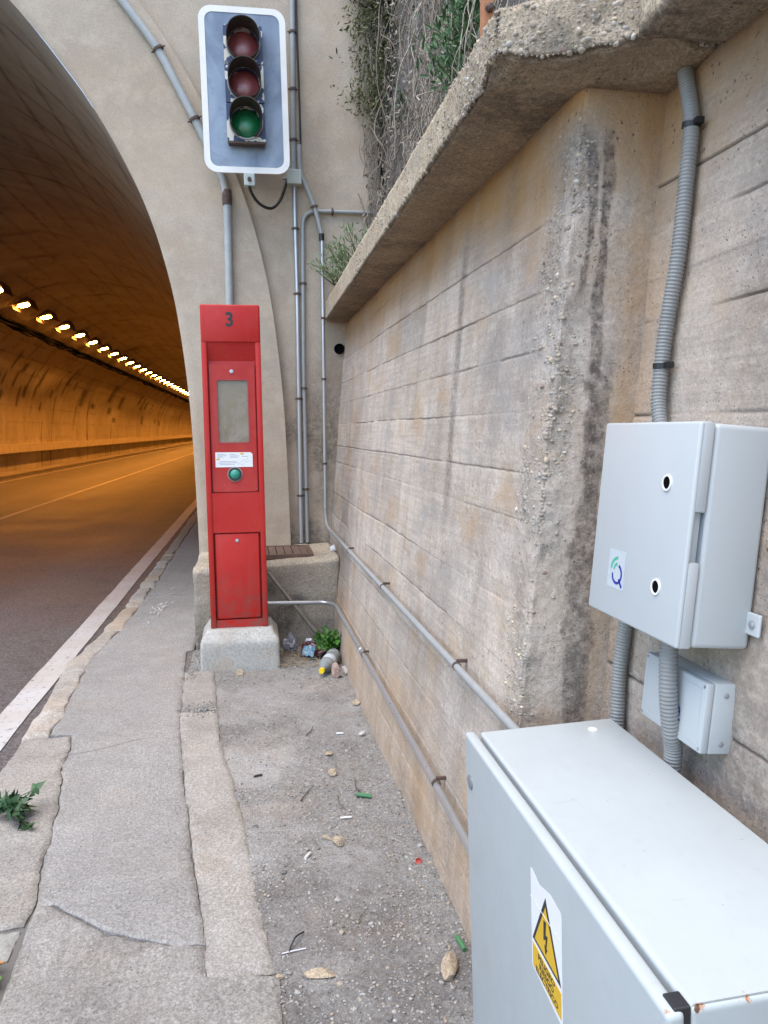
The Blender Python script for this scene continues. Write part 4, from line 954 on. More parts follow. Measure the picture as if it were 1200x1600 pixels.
MB().lathe([(.033, -.05), (.036, 0), (.033, .06)], (-.142, Yc, 3.20), (0, 0, 1), 16).build("coupling", M_rust, cA, smooth=True)
Yd = 6.012
cB = conduit("conduit", "grey conduit coming straight down from above to the small junction box", [(.352, Yd, 5.6), (.354, Yd, 4.4), (.352, Yd, 3.43)], .020, M_pvc, [((.354, Yd, 4.42), (0, 0, 1)), ((.353, Yd, 4.02), (0, 0, 1)), ((.353, Yd, 3.66), (0, 0, 1))])
tag(MB().tube(catmull([(.385, Yd, 5.6), (.383, Yd, 4.6), (.395, Yd, 4.1), (.402, Yd - .01, 3.75), (.404, Yd, 3.6)], 8), .007, 8).build("black_cable", M_tie, smooth=True, origin=(.39, Yd, 3.6)),
    "thin black cable beside the conduit that drops from above", "cable")
jb = thing("junction_box", "small square grey green junction box right of the traffic light", "junction box", (.352, 6.0, 3.333))
MB().rbox(.298, .406, 5.962, 6.036, 3.328, 3.436, .006, 2).build("box_body", M_jbox, jb)
MB().rbox(.300, .404, 5.950, 5.9615, 3.330, 3.434, .004, 2).build("lid", M_jbox, jb)
MB().lathe([(.013, 0), (.013, .03), (.009, .032)], (.298, 5.995, 3.375), (-1, 0, 0), 10, cap1=True).build("cable_gland", M_pvc, jb)
conduit("conduit", "straight pale steel conduit dropping from the junction box to the block", [(.354, Yd, 3.327), (.366, Yd, 2.6), (.377, Yd, .63)], .0165, M_steel,
        [((.359, Yd, 3.02), (0, 0, 1)), ((.366, Yd, 2.54), (0, 0, 1)), ((.371, Yd, 1.75), (0, 0, 1)), ((.375, Yd, 1.0), (0, 0, 1))])
Ye = 6.02
conduit("conduit", "thin grey conduit bending over from the coping bush to run down the head wall", fillet([(.96, Ye, 3.165), (.415, Ye, 3.155), (.408, Ye, 2.0), (.425, Ye, .63)], .11), .0155, M_pvc,
        [((.64, Ye, 3.158), (1, 0, 0)), ((.412, Ye, 2.62), (0, 0, 1)), ((.410, Ye, 1.83), (0, 0, 1)), ((.416, Ye, 1.05), (0, 0, 1))])
Yf = 5.985
sF = conduit("conduit", "grey flexible hose slanting down from beside the junction box", fillet([(.392, Yf, 3.62), (.395, Yf, 3.42), (.46, Yf, 3.28), (.505, Yf, 3.17), (.552, Yf, 2.985)], .07), .0165, M_pvc, [((.50, Yf, 3.18), (-.3, 0, .9))])
MB().lathe([(.021, 0), (.021, .05)], (.553, Yf, 2.935), (0, 0, 1), 14, cap0=True, cap1=True).build("coupling", M_tie, sF)
wx = lambda y, z, g_=.032: wallx(y, z) - g_
pU = fillet([(.557, Yf, 2.95), (.563, Yf, 1.5), (.566, Yf, .86), (.572, Yf - .03, .775), (wx(5.8, .75), 5.80, .755), (wx(4, .75), 4.0, .752), (wx(1.76, .75), 1.76, .75)], .10)
tU = thing("conduit", "long steel conduit down the corner then level along the wall at mid height", "conduit", (.57, Yf, .75))
ks = [i for i, p in enumerate(pU) if p.z < .95][0]
MB().tube(pU[:ks + 1], .0135, 12).build("upright_pipe", M_steel, tU, smooth=True, autos=50)
MB().tube(pU[ks:], .0122, 12).build("wall_pipe", M_pvc, tU, smooth=True, autos=50)
def wallclip(t, y, z, r):
    c_ = MB(); x = wx(y, z); c_.lathe([(r * 1.02, -.006), (r * 1.2, -.006), (r * 1.2, .006), (r * 1.02, .006)], (x, y, z), (0, 1, 0), 14); c_.box(x, wallx(y, z) + .004, y - .005, y + .005, z + r, z + r + .010); c_.build("clamp", M_rust, t)
for zc_ in (2.36, 1.9, 1.25):
    c_ = MB(); c_.lathe([(.0138, -.008), (.018, -.008), (.018, .008), (.0138, .008)], (.5605 + (2.36 - zc_) * .003, Yf, zc_), (0, 0, 1), 12); c_.tube([(.562, Yf, zc_), (.562, YH, zc_)], .006, 6); c_.build("clamp", M_rust, tU)
for y_ in (4.75, 3.6, 2.32): wallclip(tU, y_, .752, .0122)
pL = fillet([(.03, 5.16, .345), (.49, 5.21, .325), (wx(5.14, .32), 5.13, .318), (wx(4, .315), 4.0, .317), (wx(2.6, .312), 2.6, .314), (wx(1.72, .3), 1.78, .30)], .10)
tL = thing("conduit", "lower conduit leaving the red post and sloping along the foot of the wall", "conduit", (.55, 5.2, .31))
ks = [i for i, p in enumerate(pL) if p.x > .47][0]
MB().tube(pL[:ks + 1], .0145, 12).build("shiny_pipe", M_steel, tL, smooth=True, autos=50)
M_steeld = simple("dull steel conduit", (.40, .40, .40), .34, metal=.6, var=.06, scale=6)
MB().tube(pL[ks:], .0128, 12).build("wall_pipe", M_steeld, tL, smooth=True, autos=50)
for y_ in (3.95, 2.42): wallclip(tL, y_, .316, .0128)
sl_ = MB(); x_ = wx(2.36, .314); sl_.lathe([(.013, -.03), (.0158, -.03), (.0158, .03), (.013, .03)], (wx(4.05, .317), 4.05, .317), (0, 1, 0), 14); sl_.build("coupling", M_steeld, tL, smooth=True)

dp = MB().lathe([(.040, 0), (.040, .022), (.034, .022), (.034, .002)], (.688, YH - .001, 2.137), NY, 24); dp.lathe([(.0001, .001), (.0345, .001)], (.688, YH - .004, 2.137), NY, 24)
tag(dp.build("drain_pipe", M_dark, origin=(.688, YH, 2.137)), "round black drain hole in the head wall under the coping tip", "drain pipe")
tag(MB().add([(.085, 5.33 - .03, .53), (.10, 5.27, .53), (.115, 5.285, .535), (.47, 5.26, .012), (.485, 5.245, .012), (.50, 5.262, .02)], [(0, 1, 4, 3), (1, 2, 5, 4), (2, 0, 3, 5), (0, 2, 1), (3, 4, 5)]).build("batten", simple("grey wood", (.23, .20, .165), .8, var=.25, scale=15), origin=(.48, 5.25, .0)),
    "thin grey wooden batten leaning diagonally on the stained block", "batten")

# ================================================================== RED EMERGENCY POST ON ITS PLINTH
pl = MB(); L0 = [(-.338, 4.83), (.158, 4.83), (.158, 5.25), (-.338, 5.25)]; L1 = [(-.306, 4.895), (.108, 4.895), (.108, 5.22), (-.306, 5.22)]
V, F, N = gridbox(-.338, .158, 4.83, 5.25, -.08, .245, .02); n0 = V.copy()
k_ = sstep(.165, .245, n0[:, 2]); cx_, cy_ = -.099, 5.055
V[:, 0] = cx_ + (V[:, 0] - cx_) * (1 - .165 * k_); V[:, 1] = cy_ + (V[:, 1] - cy_) * (1 - .22 * k_)
V = V + N * (.003 * (fbm(n0, 6, 4, 151) - .5) * 2 - .004 * (np.abs(N).max(1) < .95) * fbm(n0, 12, 3, 152) * 2)[:, None]
pb = rawmesh("post_plinth", V, F, M_plinth, dict(tone=.25 * (fbm(n0, 4, 4, 153) - .5), dark=.16 * sstep(.5, .7, fbm(n0, 7, 4, 154)), ochre=.25 * sstep(.55, .7, fbm(n0, 5, 4, 155))))
tag(pb, "pale concrete plinth with chamfered top under the red post", "plinth")

PH = 2.03; SP = thing("emergency_post", "tall red roadside emergency call post numbered 3", "emergency post", (-.092, 4.92, .246), (0, R(-.65), 0))
W2 = .181; DEP = .29; b = MB()
b.rbox(-W2, W2, .05, DEP, .0, PH, .012, 3)                                                   # core behind the front
prof = [(0.002, .012), (.0, .04)]
b.rbox(-W2, -W2 + .034, 0, .06, .0, PH - .004, .006, 2); b.rbox(W2 - .034, W2, 0, .06, .0, PH - .004, .006, 2)   # side cheeks
b.rbox(-W2 + .002, W2 - .002, -.004, .06, 1.80, PH, .010, 3)                                         # head
b.box(-W2 + .033, W2 - .033, .012, .06, .0, .05)                                             # foot rail
b.box(-W2 + .033, W2 - .033, .008, .055, .615, .868)                                         # middle panel
b.add([(-W2 + .034, 0.006, 1.80), (W2 - .034, .006, 1.80), (W2 - .034, .046, 1.685), (-W2 + .034, .046, 1.685)], [(0, 1, 2, 3)])   # hood sloping back
b.build("post_body", M_red, SP, smooth=True, local=True, autos=35)
ud = MB(); ud.rbox(-.139, .139, .020, .046, .874, 1.672, .010, 3)
ou = rrect(.278, .798, .014, 5); inn = rrect(.192, .392, .014, 5)
dr = MB(); dr.ringprism([(a, b_ + 1.273) for a, b_ in ou], [(a, b_ + 1.378) for a, b_ in inn], (0, 0, 0), X3, Z3, NY, -.045, -.018)
# pane sits lower or higher than the door's middle, so the ring carries the offset
do = dr.build("upper_door", M_redw, SP, local=True)
MB().prism([(a, b_ + 1.378) for a, b_ in rrect(.20, .40, .016, 5)], (0, 0, 0), X3, Z3, NY, -.044, -.030).build("window_pane", M_pane, do, local=True)
MB().ringprism([(a, b_ + 1.378) for a, b_ in rrect(.204, .404, .017, 5)], [(a, b_ + 1.378) for a, b_ in rrect(.186, .386, .012, 5)], (0, 0, 0), X3, Z3, NY, -.030, -.0165).build("window_seal", simple("dull red seal", (.33, .03, .03), .6), do, local=True)
MB().lathe([(.012, 0), (.012, .006), (.004, .007)], (-.002, .018, 1.625), NY, 14, cap1=True).build("lock", M_steel, do, local=True)
st = MB().prism([(-.118, 1.03), (.112, 1.03), (.112, 1.112), (.098, 1.122), (-.118, 1.124)], (0, 0, 0), X3, Z3, NY, -.018, -.0168).build("instruction_label", M_paper, do, local=True)
tx = MB()
for (x0, x1, z_) in ((-.105, -.055, 1.112), (-.105, -.045, 1.102), (-.105, -.07, 1.094), (-.03, .005, 1.110), (-.03, .03, 1.100), (-.03, .02, 1.092), (.045, .085, 1.096), (-.09, .01, 1.066), (-.10, .02, 1.057), (-.09, .0, 1.048)):
    tx.box(x0, x1, -.0002 + .0166, .0169, z_ - .0016, z_ + .0016)
for (a0, a1, z0, z1) in ((.02, .055, 1.046, 1.075), (.055, .085, 1.075, 1.083), (.035, .06, 1.046, 1.05), (.06, .10, 1.062, 1.07)):
    tx.tube([(a0, .0166, z0), (a1, .0166, z1)], .0009, 4)
tx.build("fine_print", simple("grey print", (.33, .34, .36), .6), st, local=True)
MB().box(.035, .058, .0164, .0169, 1.108, 1.118).box(-.112, -.092, .0164, .0169, 1.076, 1.086).build("ochre_mark", M_yellow, st, local=True)
MB().ringprism(circ(.042, 28, 0, .985), circ(.031, 28, 0, .985), (0, 0, 0), X3, Z3, NY, -.019, -.008).build("button_ring", M_black, do, local=True); MB().ringprism(circ(.047, 28, 0, .985), circ(.0415, 28, 0, .985), (0, 0, 0), X3, Z3, NY, -.019, -.014).build("button_rim", M_rim, do, local=True)
bt_ = MB().lathe([(.031, 0), (.031, .006), (.027, .012), (.0001, .016)], (0, .018, .985), NY, 28).build("call_button", simple("teal button", (.035, .27, .19), .35), do, smooth=True, local=True)
ld = MB().rbox(-.139, .139, .012, .05, .056, .608, .010, 3).build("lower_door", M_red, SP, smooth=True, local=True, autos=35)
MB().lathe([(.011, 0), (.011, .006), (.004, .007)], (.0, .012, .563), NY, 14, cap1=True).build("lock", M_steel, ld, local=True)
dk_ = MB().box(-W2 + .035, W2 - .035, .044, .049, .05, 1.70); dk_.build("door_recess", simple("recess red shade", (.40, .02, .02), .5), SP, local=True)
text_mesh("3", .118, "number", M_ink, SP, Matrix.Translation((-.004, -.0042, 1.935)) @ Matrix.Rotation(R(90), 4, 'X'), bold=.0032, sx=.92)

# ================================================================== WALL BOXES
tilt = math.atan(.078)
WB = thing("wall_enclosure", "pale grey wall box with two round locks and a blue and green logo", "enclosure", (recx(1.5, 1.075), 1.505, 1.075), (0, tilt, R(.95)))
# local: x towards the wall is 0, front is -x ; y along the wall ; z up
D_, HW, HH = .162, .187, .432
MB().rbox(-D_ + .034, -.004, -HW, HW, 0, HH, .010, 3).build("box_body", M_poly, WB, smooth=True, local=True, autos=35)
dr = MB(); dr.rbox(-D_, -D_ + .012, -HW - .001, HW + .001, -.001, HH + .001, .0055, 3)
dr.rbox(-D_ + .006, -D_ + .0315, -HW - .001, HW + .001, .262, HH + .001, .004, 2); dr.rbox(-D_ + .006, -D_ + .0315, -HW - .001, HW + .001, -.001, .166, .004, 2); dr.rbox(-D_ + .006, -D_ + .0315, -HW + .012, HW + .001, .160, .268, .004, 2)
wd = dr.build("door", M_poly, WB, smooth=True, local=True, autos=35)
NX = (-1, 0, 0)
MB().box(-D_ + .0322, -D_ + .0338, -HW + .006, HW - .006, .006, HH - .006).build("door_seal", simple("grey seal", (.25, .28, .32), .6), WB, local=True)
for (yy_, zz_) in ((-.098, .312), (-.098, .102)):
    MB().ringprism(circ(.0165, 28, yy_, zz_), circ(.0128, 28, yy_, zz_), (-D_, 0, 0), (0, 1, 0), Z3, NX, 0, .003).build("lock", M_white, wd, local=True)
    lk = [o for o in wd.children if o.name.startswith("lock")][-1]
    MB().lathe([(.0129, .0002), (.0129, .0012), (.006, .0012), (.006, .0006), (.0001, .0006)], (-D_, yy_, zz_), NX, 20).build("keyhole", M_dark, lk, local=True)
def logo(parent, x, cy, cz, s, sticker=True):
    Mx = lambda pts: [(-a, b_) for a, b_ in pts]          # seen from the road the wall runs right to left
    root = None
    if sticker: root = MB().prism([(cy + a, cz + b_) for a, b_ in rrect(.058 * s, .068 * s, .002)], (x, 0, 0), (0, 1, 0), Z3, NX, 0, .0006).build("logo_sticker", M_clear, parent, local=True)
    P_ = root or parent
    def arc(r0, r1, a0, a1, cx, cz_, n=20):
        A_ = [R(a0 + (a1 - a0) * i / n) for i in range(n + 1)]
        return [(cx + r1 * math.cos(a), cz_ + r1 * math.sin(a)) for a in A_] + [(cx + r0 * math.cos(a), cz_ + r0 * math.sin(a)) for a in A_[::-1]]
    # u runs to the viewer's right which is -y
    def put(poly, nm, mt): 
        b_ = MB(); n_ = len(poly)
        h_ = n_ // 2
        vs_ = [(x - .0012, cy - u * s, cz + v * s) for u, v in poly] + [(x, cy - u * s, cz + v * s) for u, v in poly]
        fs_ = [(i, i + 1, n_ - 2 - i, n_ - 1 - i) for i in range(h_ - 1)] + [(i, (i + 1) % n_, n_ + (i + 1) % n_, n_ + i) for i in range(n_)]
        b_.add(vs_, fs_); b_.build(nm, mt, P_, local=True)
    put(arc(.0136, .0182, -180, 76, .004, -.008), "blue_ring", M_blue)
    put([(.010, -.017), (.0135, -.0145), (.0255, -.0275), (.0215, -.0305)][::1], "blue_tail", M_blue)
    put(arc(.0195, .0245, 92, 178, .004, -.001), "green_arc", M_teal); put(arc(.0092, .0138, 96, 176, .004, -.001), "green_arc", M_teal)
logo(wd, -D_ - .0002, .068, .108, 1.25)
for (yy_, zz_) in ((-HW - .017, .055),):
    lg = MB().rbox(-.016, -.009, -HW - .036, -HW + .01, zz_ - .022, zz_ + .022, .003, 2).build("fixing_lug", M_poly, WB, local=True)
    MB().lathe([(.008, 0), (.008, .003), (.003, .005)], (-.016, yy_, zz_), NX, 12, cap1=True).build("bolt", M_steel, lg, local=True)

SB = thing("small_box", "small flat grey junction box low on the wall behind the corrugated hose", "junction box", (recx(1.47, .85), 1.47, .852), (0, tilt, R(.95)))
d2 = .062; MB().rbox(-d2 + .018, .02, -.122, .112, 0, .146, .004, 2).build("box_body", M_poly, SB, smooth=True, local=True, autos=35)
lid = MB().rbox(-d2, -d2 + .017, -.1215, .1115, .0005, .1455, .004, 2).build("lid", M_poly, SB, smooth=True, local=True, autos=35)
MB().ringprism(rrect(.205, .118, .004), rrect(.201, .114, .003), (-d2, -.005, .073), (0, 1, 0), Z3, NX, -.001, .0006).build("lid_rib", M_poly, lid, local=True)
for yy_ in (-.114, .104):
    for zz_ in (.009, .137): MB().lathe([(.0035, 0), (.0035, .0008), (.0012, .0008)], (-d2, yy_, zz_), NX, 10, cap1=True).build("screw", M_steel, lid, local=True)
for zz_ in (.022, .122): MB().lathe([(.005, 0), (.005, .002), (.002, .003)], (-.018, -.122, zz_), NY, 10, cap1=True).build("screw", M_steel, SB, local=True)
logo(lid, -d2 - .0002, -.022, .066, .9, sticker=False)

# corrugated hoses
def hose(label, pts, r, ties=()):
    pp = resample(catmull(pts, 8), .0021); t = thing("corrugated_hose", label, "hose", pts[-1])
    MB().tube(pp, r, 16, rfun=lambda i: r * (1.0 if (i % 4) in (0, 1) else .875)).build("hose_body", M_corr, t, smooth=True)
    for (p, ax) in ties:
        c_ = MB(); c_.lathe([(r * 1.0, -.006), (r * 1.1, -.006), (r * 1.1, .006), (r * 1.0, .006)], p, ax, 18)
        sd_ = Vector((.15, -1, 0)).normalized(); q = Vector(p) + sd_ * r * 1.05; c_.box(q.x - .008, q.x + .010, q.y - .014, q.y + .004, q.z - .006, q.z + .007); c_.build("cable_tie", M_tie, t)
    return t
g_ = .024
hx = lambda y, z, k_=g_: recx(y, z) - k_
hose("tall corrugated hose running up the recessed wall from the wall box to the coping", [(hx(1.79, 2.42), 1.79, 2.43), (hx(1.745, 2.32), 1.745, 2.32), (hx(1.70, 2.2), 1.70, 2.205), (hx(1.695, 2.07), 1.695, 2.07), (hx(1.695, 1.91), 1.695, 1.91), (hx(1.715, 1.735), 1.715, 1.735), (hx(1.715, 1.60), 1.715, 1.60), (hx(1.70, 1.535), 1.70, 1.535), (hx(1.67, 1.50), 1.67, 1.48)], .0185,
     [((hx(1.70, 2.19), 1.70, 2.20), (0, -.1, 1)), ((hx(1.716, 1.655), 1.716, 1.655), (0, 0, 1))])
hose("corrugated hose dropping behind the cabinet left of the small box", [(hx(1.745, 1.15, .05), 1.72, 1.15), (hx(1.75, 1.02), 1.755, 1.02), (hx(1.76, .9), 1.76, .90), (hx(1.745, .77), 1.745, .77), (hx(1.74, .55), 1.72, .55)], .019)
hose("corrugated hose hanging in front of the small box", [(hx(1.45, 1.13, .095), 1.45, 1.13), (hx(1.45, 1.04, .092), 1.447, 1.04), (hx(1.44, .95, .086), 1.440, .95), (hx(1.44, .875, .068), 1.445, .87), (hx(1.45, .80, .046), 1.460, .80), (hx(1.46, .6, .04), 1.465, .60)], .0195)

# ================================================================== GROUND CABINET
th = R(-2.25)
CB = thing("ground_cabinet", "large pale grey metal cabinet with a yellow danger sticker on its door", "cabinet", (.717, 1.25, -.02), (0, th, 0))
CH = .815; cy0, cy1 = -.445, .452; x0_, x1_ = -.160, .175
m = Mat("cabinet paint with rust", .42, (.6, .6, .6)); nb1 = m.noise(3, 5, .6); nb2 = m.noise(45, 5, .7); rs_ = m.attr('rust')
c = m.mix(m.rng(nb1, .35, .7), (.43, .472, .477), (.395, .43, .43)); sc_ = m.noise(1, 4, .6, vec=m.co((30, 6, 6))); c = m.mix(m.rng(sc_, .70, .74, 0, .22), c, (.42, .42, .40))
sm_ = m.noise(2.2, 6, .7, dist=1.2); c = m.mix(m.rng(sm_, .52, .70, 0, .30), c, (.33, .345, .33)); dr_ = m.noise(1, 5, .65, vec=m.co((40, 22, 1.2))); c = m.mix(m.rng(dr_, .55, .75, 0, .22), c, (.32, .335, .325)); fs_ = m.noise(1, 3, .5, vec=m.co((9, 90, 9))); c = m.mix(m.rng(fs_, .72, .76, 0, .3), c, (.30, .30, .29))
c = m.mix(m.rng(m.math('MULTIPLY', rs_, m.rng(nb2, .35, .7)), .30, .42), c, (.36, .15, .05)); c = m.mix(m.rng(m.math('MULTIPLY', rs_, nb2), .40, .46), c, (.09, .05, .03))
sp_ = m.rng(m.vor(19), .035, .05, 1, 0); c = m.mix(m.math('MULTIPLY', sp_, .6), c, (.30, .27, .24))
M_cabr = m.out(c, m.rng(nb1, .3, .7, .36, .5), m.bump(m.noise(160, 2, .5), .05, .002))
def rusty(o, spots):
    at = o.data.attributes.new('rust', 'FLOAT', 'POINT'); at.data.foreach_set('value', [max([0] + [max(0, 1 - (v.co - Vector(p)).length / r_) for p, r_ in spots]) for v in o.data.vertices])
def denserbox(x0, x1, y0, y1, z0, z1, bev, seg, cuts):
    bm = bmesh.new(); bmesh.ops.create_cube(bm, size=1)
    for v in bm.verts: v.co = ((x0 + x1) / 2 + v.co.x * (x1 - x0), (y0 + y1) / 2 + v.co.y * (y1 - y0), (z0 + z1) / 2 + v.co.z * (z1 - z0))
    for ax, vals in cuts.items():
        for q in vals:
            nn = Vector((0, 0, 0)); nn[ax] = 1; pp = Vector((0, 0, 0)); pp[ax] = q
            bmesh.ops.bisect_plane(bm, geom=bm.verts[:] + bm.edges[:] + bm.faces[:], plane_co=pp, plane_no=nn)
    sh = [e for e in bm.edges if len(e.link_faces) == 2 and e.calc_face_angle(0) > .5]
    bmesh.ops.bevel(bm, geom=sh, offset=bev, segments=seg, affect='EDGES', profile=.5)
    bm.verts.index_update(); b_ = MB().add([v.co[:] for v in bm.verts], [[v.index for v in f.verts] for f in bm.faces]); bm.free(); return b_
nearcut = [cy0 + q for q in (.004, .008, .013, .02, .03, .04, .055, .07, .1)]
bo = denserbox(x0_, x1_, cy0, cy1, 0, CH, .007, 3, {0: [x0_ + q for q in (.01, .02, .03, .045, .06, .08, .1, .13, .16)] , 1: nearcut, 2: [CH - q for q in (.01, .02, .035, .06)]}).build("cabinet_body", M_cabr, CB, smooth=True, local=True, autos=35)
rusty(bo, [((x0_ + .006, cy0, CH - .002), .03), ((x0_ + .075, cy0 + .002, CH), .022), ((x0_ + .115, cy0, CH), .018), ((x0_ + .003, cy0 + .05, CH), .012)])
xd0, xd1 = x0_ - .034, x0_ - .009
do = denserbox(xd0, xd1, cy0 - .004, cy1 + .012, .06, CH - .001, .0075, 3, {1: nearcut, 2: [CH - q for q in (.01, .02, .035, .06, .1)]}).build("door", M_cabr, CB, smooth=True, local=True, autos=35)
rusty(do, [((xd0, cy0, CH - .004), .018), ((xd0 + .004, cy0 - .004, CH - .03), .022), ((xd0 + .002, cy0 - .004, CH - .07), .02)])
MB().box(xd1, x0_, cy0 + .02, cy1 - .02, .07, CH - .022).build("door_gasket", simple("grey gasket", (.20, .23, .27), .7), CB, local=True)
hg = MB().rbox(xd1 - .013, x0_ + .001, cy0 + .001, cy0 + .030, CH - .030, CH + .002, .002, 2).build("corner_clip", M_black, CB, local=True)
lk = MB().lathe([(.0165, 0), (.0165, .003), (.014, .0045), (.0001, .0045)], (xd0, cy1 - .030, CH - .108), NX, 28).build("lock", simple("grey lock", (.22, .24, .25), .4, metal=.4), do, smooth=True, local=True, autos=30)
MB().box(xd0 - .0054, xd0 - .0046, cy1 - .0335, cy1 - .0265, CH - .118, CH - .098).build("keyhole", M_steel, lk, local=True)
MB().lathe([(.012, 0), (.011, .002), (.006, .004), (.0001, .0045)], (x0_ + .262, cy1 - .055, CH), (0, 0, 1), 20).build("plug", simple("clear plug", (.62, .63, .60), .15), CB, smooth=True, local=True)
# danger sticker: white backing, yellow triangle with black rim and arrow, yellow panel with three words
# u to the viewer's right is -y ; the sticker hangs slightly crooked
SY, SZ = -.048, .624
SM = Matrix.Translation((xd0 - .0004, SY, SZ)) @ Matrix.Rotation(R(0), 4, 'X')
def su(u, v, d_=0): return (xd0 - .0003 - d_, SY - u, SZ + v)
def flat(poly, d_, nm, mt, par, tris=None):
    n_ = len(poly); b_ = MB(); b_.add([su(u, v, d_) for u, v in poly] + [su(u, v, d_ - .0005) for u, v in poly], (tris or [tuple(range(n_))]) + [(i, (i + 1) % n_, n_ + (i + 1) % n_, n_ + i) for i in range(n_)]); return b_.build(nm, mt, par, local=True)
bs = flat([(-.072, .106), (-.064, .107), (-.03, .097), (.02, .110), (.066, .106), (.071, .098), (.071, -.094), (.064, -.100), (-.070, -.088), (-.0725, -.085)], .0005, "warning_sticker", M_paper, do)
flat([(-.067, -.036), (.067, -.040), (.0665, -.090), (-.0665, -.083)], .0010, "yellow_panel", M_yellow, bs)
flat([(0, .090), (.0665, -.030), (-.0665, -.028)], .0010, "black_triangle", M_ink, bs)
flat([(0, .072), (.0545, -.0235), (-.0545, -.022)], .0014, "yellow_triangle", M_yellow, bs)
flat([(-.008, .044), (.004, .046), (.0005, .020), (.010, .024), (.004, -.003), (.0085, -.0035), (-.001, -.017), (-.006, -.001), (-.0015, -.002), (.001, .012), (-.0095, .006)], .0018, "lightning_arrow", M_ink, bs,
     tris=[(0, 1, 2, 10), (2, 3, 9, 10), (3, 4, 8, 9), (4, 5, 6), (4, 6, 8), (6, 7, 8)])
flat([(-.072, .052), (.071, .056), (.071, .0545), (-.072, .0505)], .0019, "crease", M_paper, bs)
TM = Matrix(((0, 0, -1, xd0 - .0014), (-1, 0, 0, SY), (0, 1, 0, SZ - .0625), (0, 0, 0, 1)))
text_mesh("PELIGRO\nRIESGO\nELECTRICO", .0158, "danger_words", M_ink, bs, TM @ Matrix.Rotation(R(1.4), 4, 'Z'), bold=.0003, sx=1.28, depth=.0002, line=.98)

# ================================================================== LITTER AND SMALL THINGS
def crumple(name, label, cat, c_, size, mat, seed, sub=3, k_=.6, flatz=.6, origin=None):
    bm = bmesh.new(); bmesh.ops.create_icosphere(bm, subdivisions=sub, radius=1); V = np.array([v.co[:] for v in bm.verts]); F = [[v.index for v in f.verts] for f in bm.faces]; bm.free()
    w1, w2, cid = worley(V, 1.7, seed); d_ = 1 - k_ * (w2 - w1 > .0) * np.clip(.6 - (w2 - w1), 0, 1) * 1.2 + .25 * (fbm(V, 2, 3, seed) - .5)
    V = V * d_[:, None] * np.array(size); V[:, 2] = np.maximum(V[:, 2], -size[2] * flatz)
    zb = V[:, 2].min(); V[:, 2] -= zb
    o = rawmesh(name, V, F, mat, dict(tone=.5 * (vnoise(V, 40, seed) - .5), ochre=0 * V[:, 0]), smooth=False); o.location = c_; return tag(o, label, cat)
def stone(label, c_, size, rot, seed, group=None, tonev=0.0, mat=None):
    bm = bmesh.new(); bmesh.ops.create_icosphere(bm, subdivisions=3, radius=1); V = np.array([v.co[:] for v in bm.verts]); F = [[v.index for v in f.verts] for f in bm.faces]; bm.free()
    rs_ = np.random.RandomState(seed); d_ = np.ones(len(V))
    for _ in range(11):
        n_ = rs_.normal(size=3); n_ /= np.linalg.norm(n_); h_ = rs_.uniform(.42, .78); pr = V @ n_; V = V - np.clip(pr - h_, 0, 9)[:, None] * n_
    V = V * (1 + .12 * (fbm(V, 3, 3, seed) - .5))[:, None] * np.array(size); a = R(rot); V = np.stack([V[:, 0] * math.cos(a) - V[:, 1] * math.sin(a), V[:, 0] * math.sin(a) + V[:, 1] * math.cos(a), V[:, 2]], 1)
    V[:, 2] -= V[:, 2].min() + size[2] * .15
    o = rawmesh("stone", V, F, mat or M_rock, dict(tone=np.full(len(V), tonev) + .3 * (fbm(V, 30, 3, seed) - .5)), smooth=False); o.location = c_; return tag(o, label, "stone", group)
G = lambda x, y: (x, y, gz(x, y))
stone("largest flat brown stone at the foot of the wall beside the cabinet", G(.525, 1.935), (.066, .03, .022), 66, 3)
stone("long flat beige stone in the foreground gravel", G(.165, 1.99), (.055, .017, .012), -6, 4, tonev=.1)
stone("small beige stone at the corner of the concrete strip", G(.052, 2.0), (.016, .011, .010), 12, 5, tonev=.15)
stone("broken tan stone in two angles in the middle of the gravel", G(.285, 2.66), (.036, .020, .020), -50, 6)
stone("small tan stone beside the broken tan stone", G(.248, 2.71), (.024, .014, .010), -25, 16)
stone("pinkish stone beside the plastic bottle", G(.492, 4.57), (.045, .035, .055), 20, 7, mat=concrete("pink stone", (.36, .25, .20), (.30, .21, .17), (.40, .30, .25), big=9))
stone("cream stone in front of the plinth", G(-.094, 4.755), (.030, .024, .024), 30, 8, tonev=.2)
stone("round brown stone by the wall foot beyond the litter", G(.552, 4.07), (.028, .024, .022), 0, 9)
stone("pale cubic stone in the gravel beside the green plastic", G(.331, 3.24), (.024, .020, .020), 15, 10, tonev=.25)
stone("flat ochre stone in the gravel beyond the pale cubic stone", G(.335, 3.46), (.030, .022, .010), 40, 11)
stone("pale stone against the wall foot in the mid distance", G(.525, 3.66), (.030, .022, .016), 70, 12, tonev=.3, mat=M_plinth)
rq = random.Random(44)

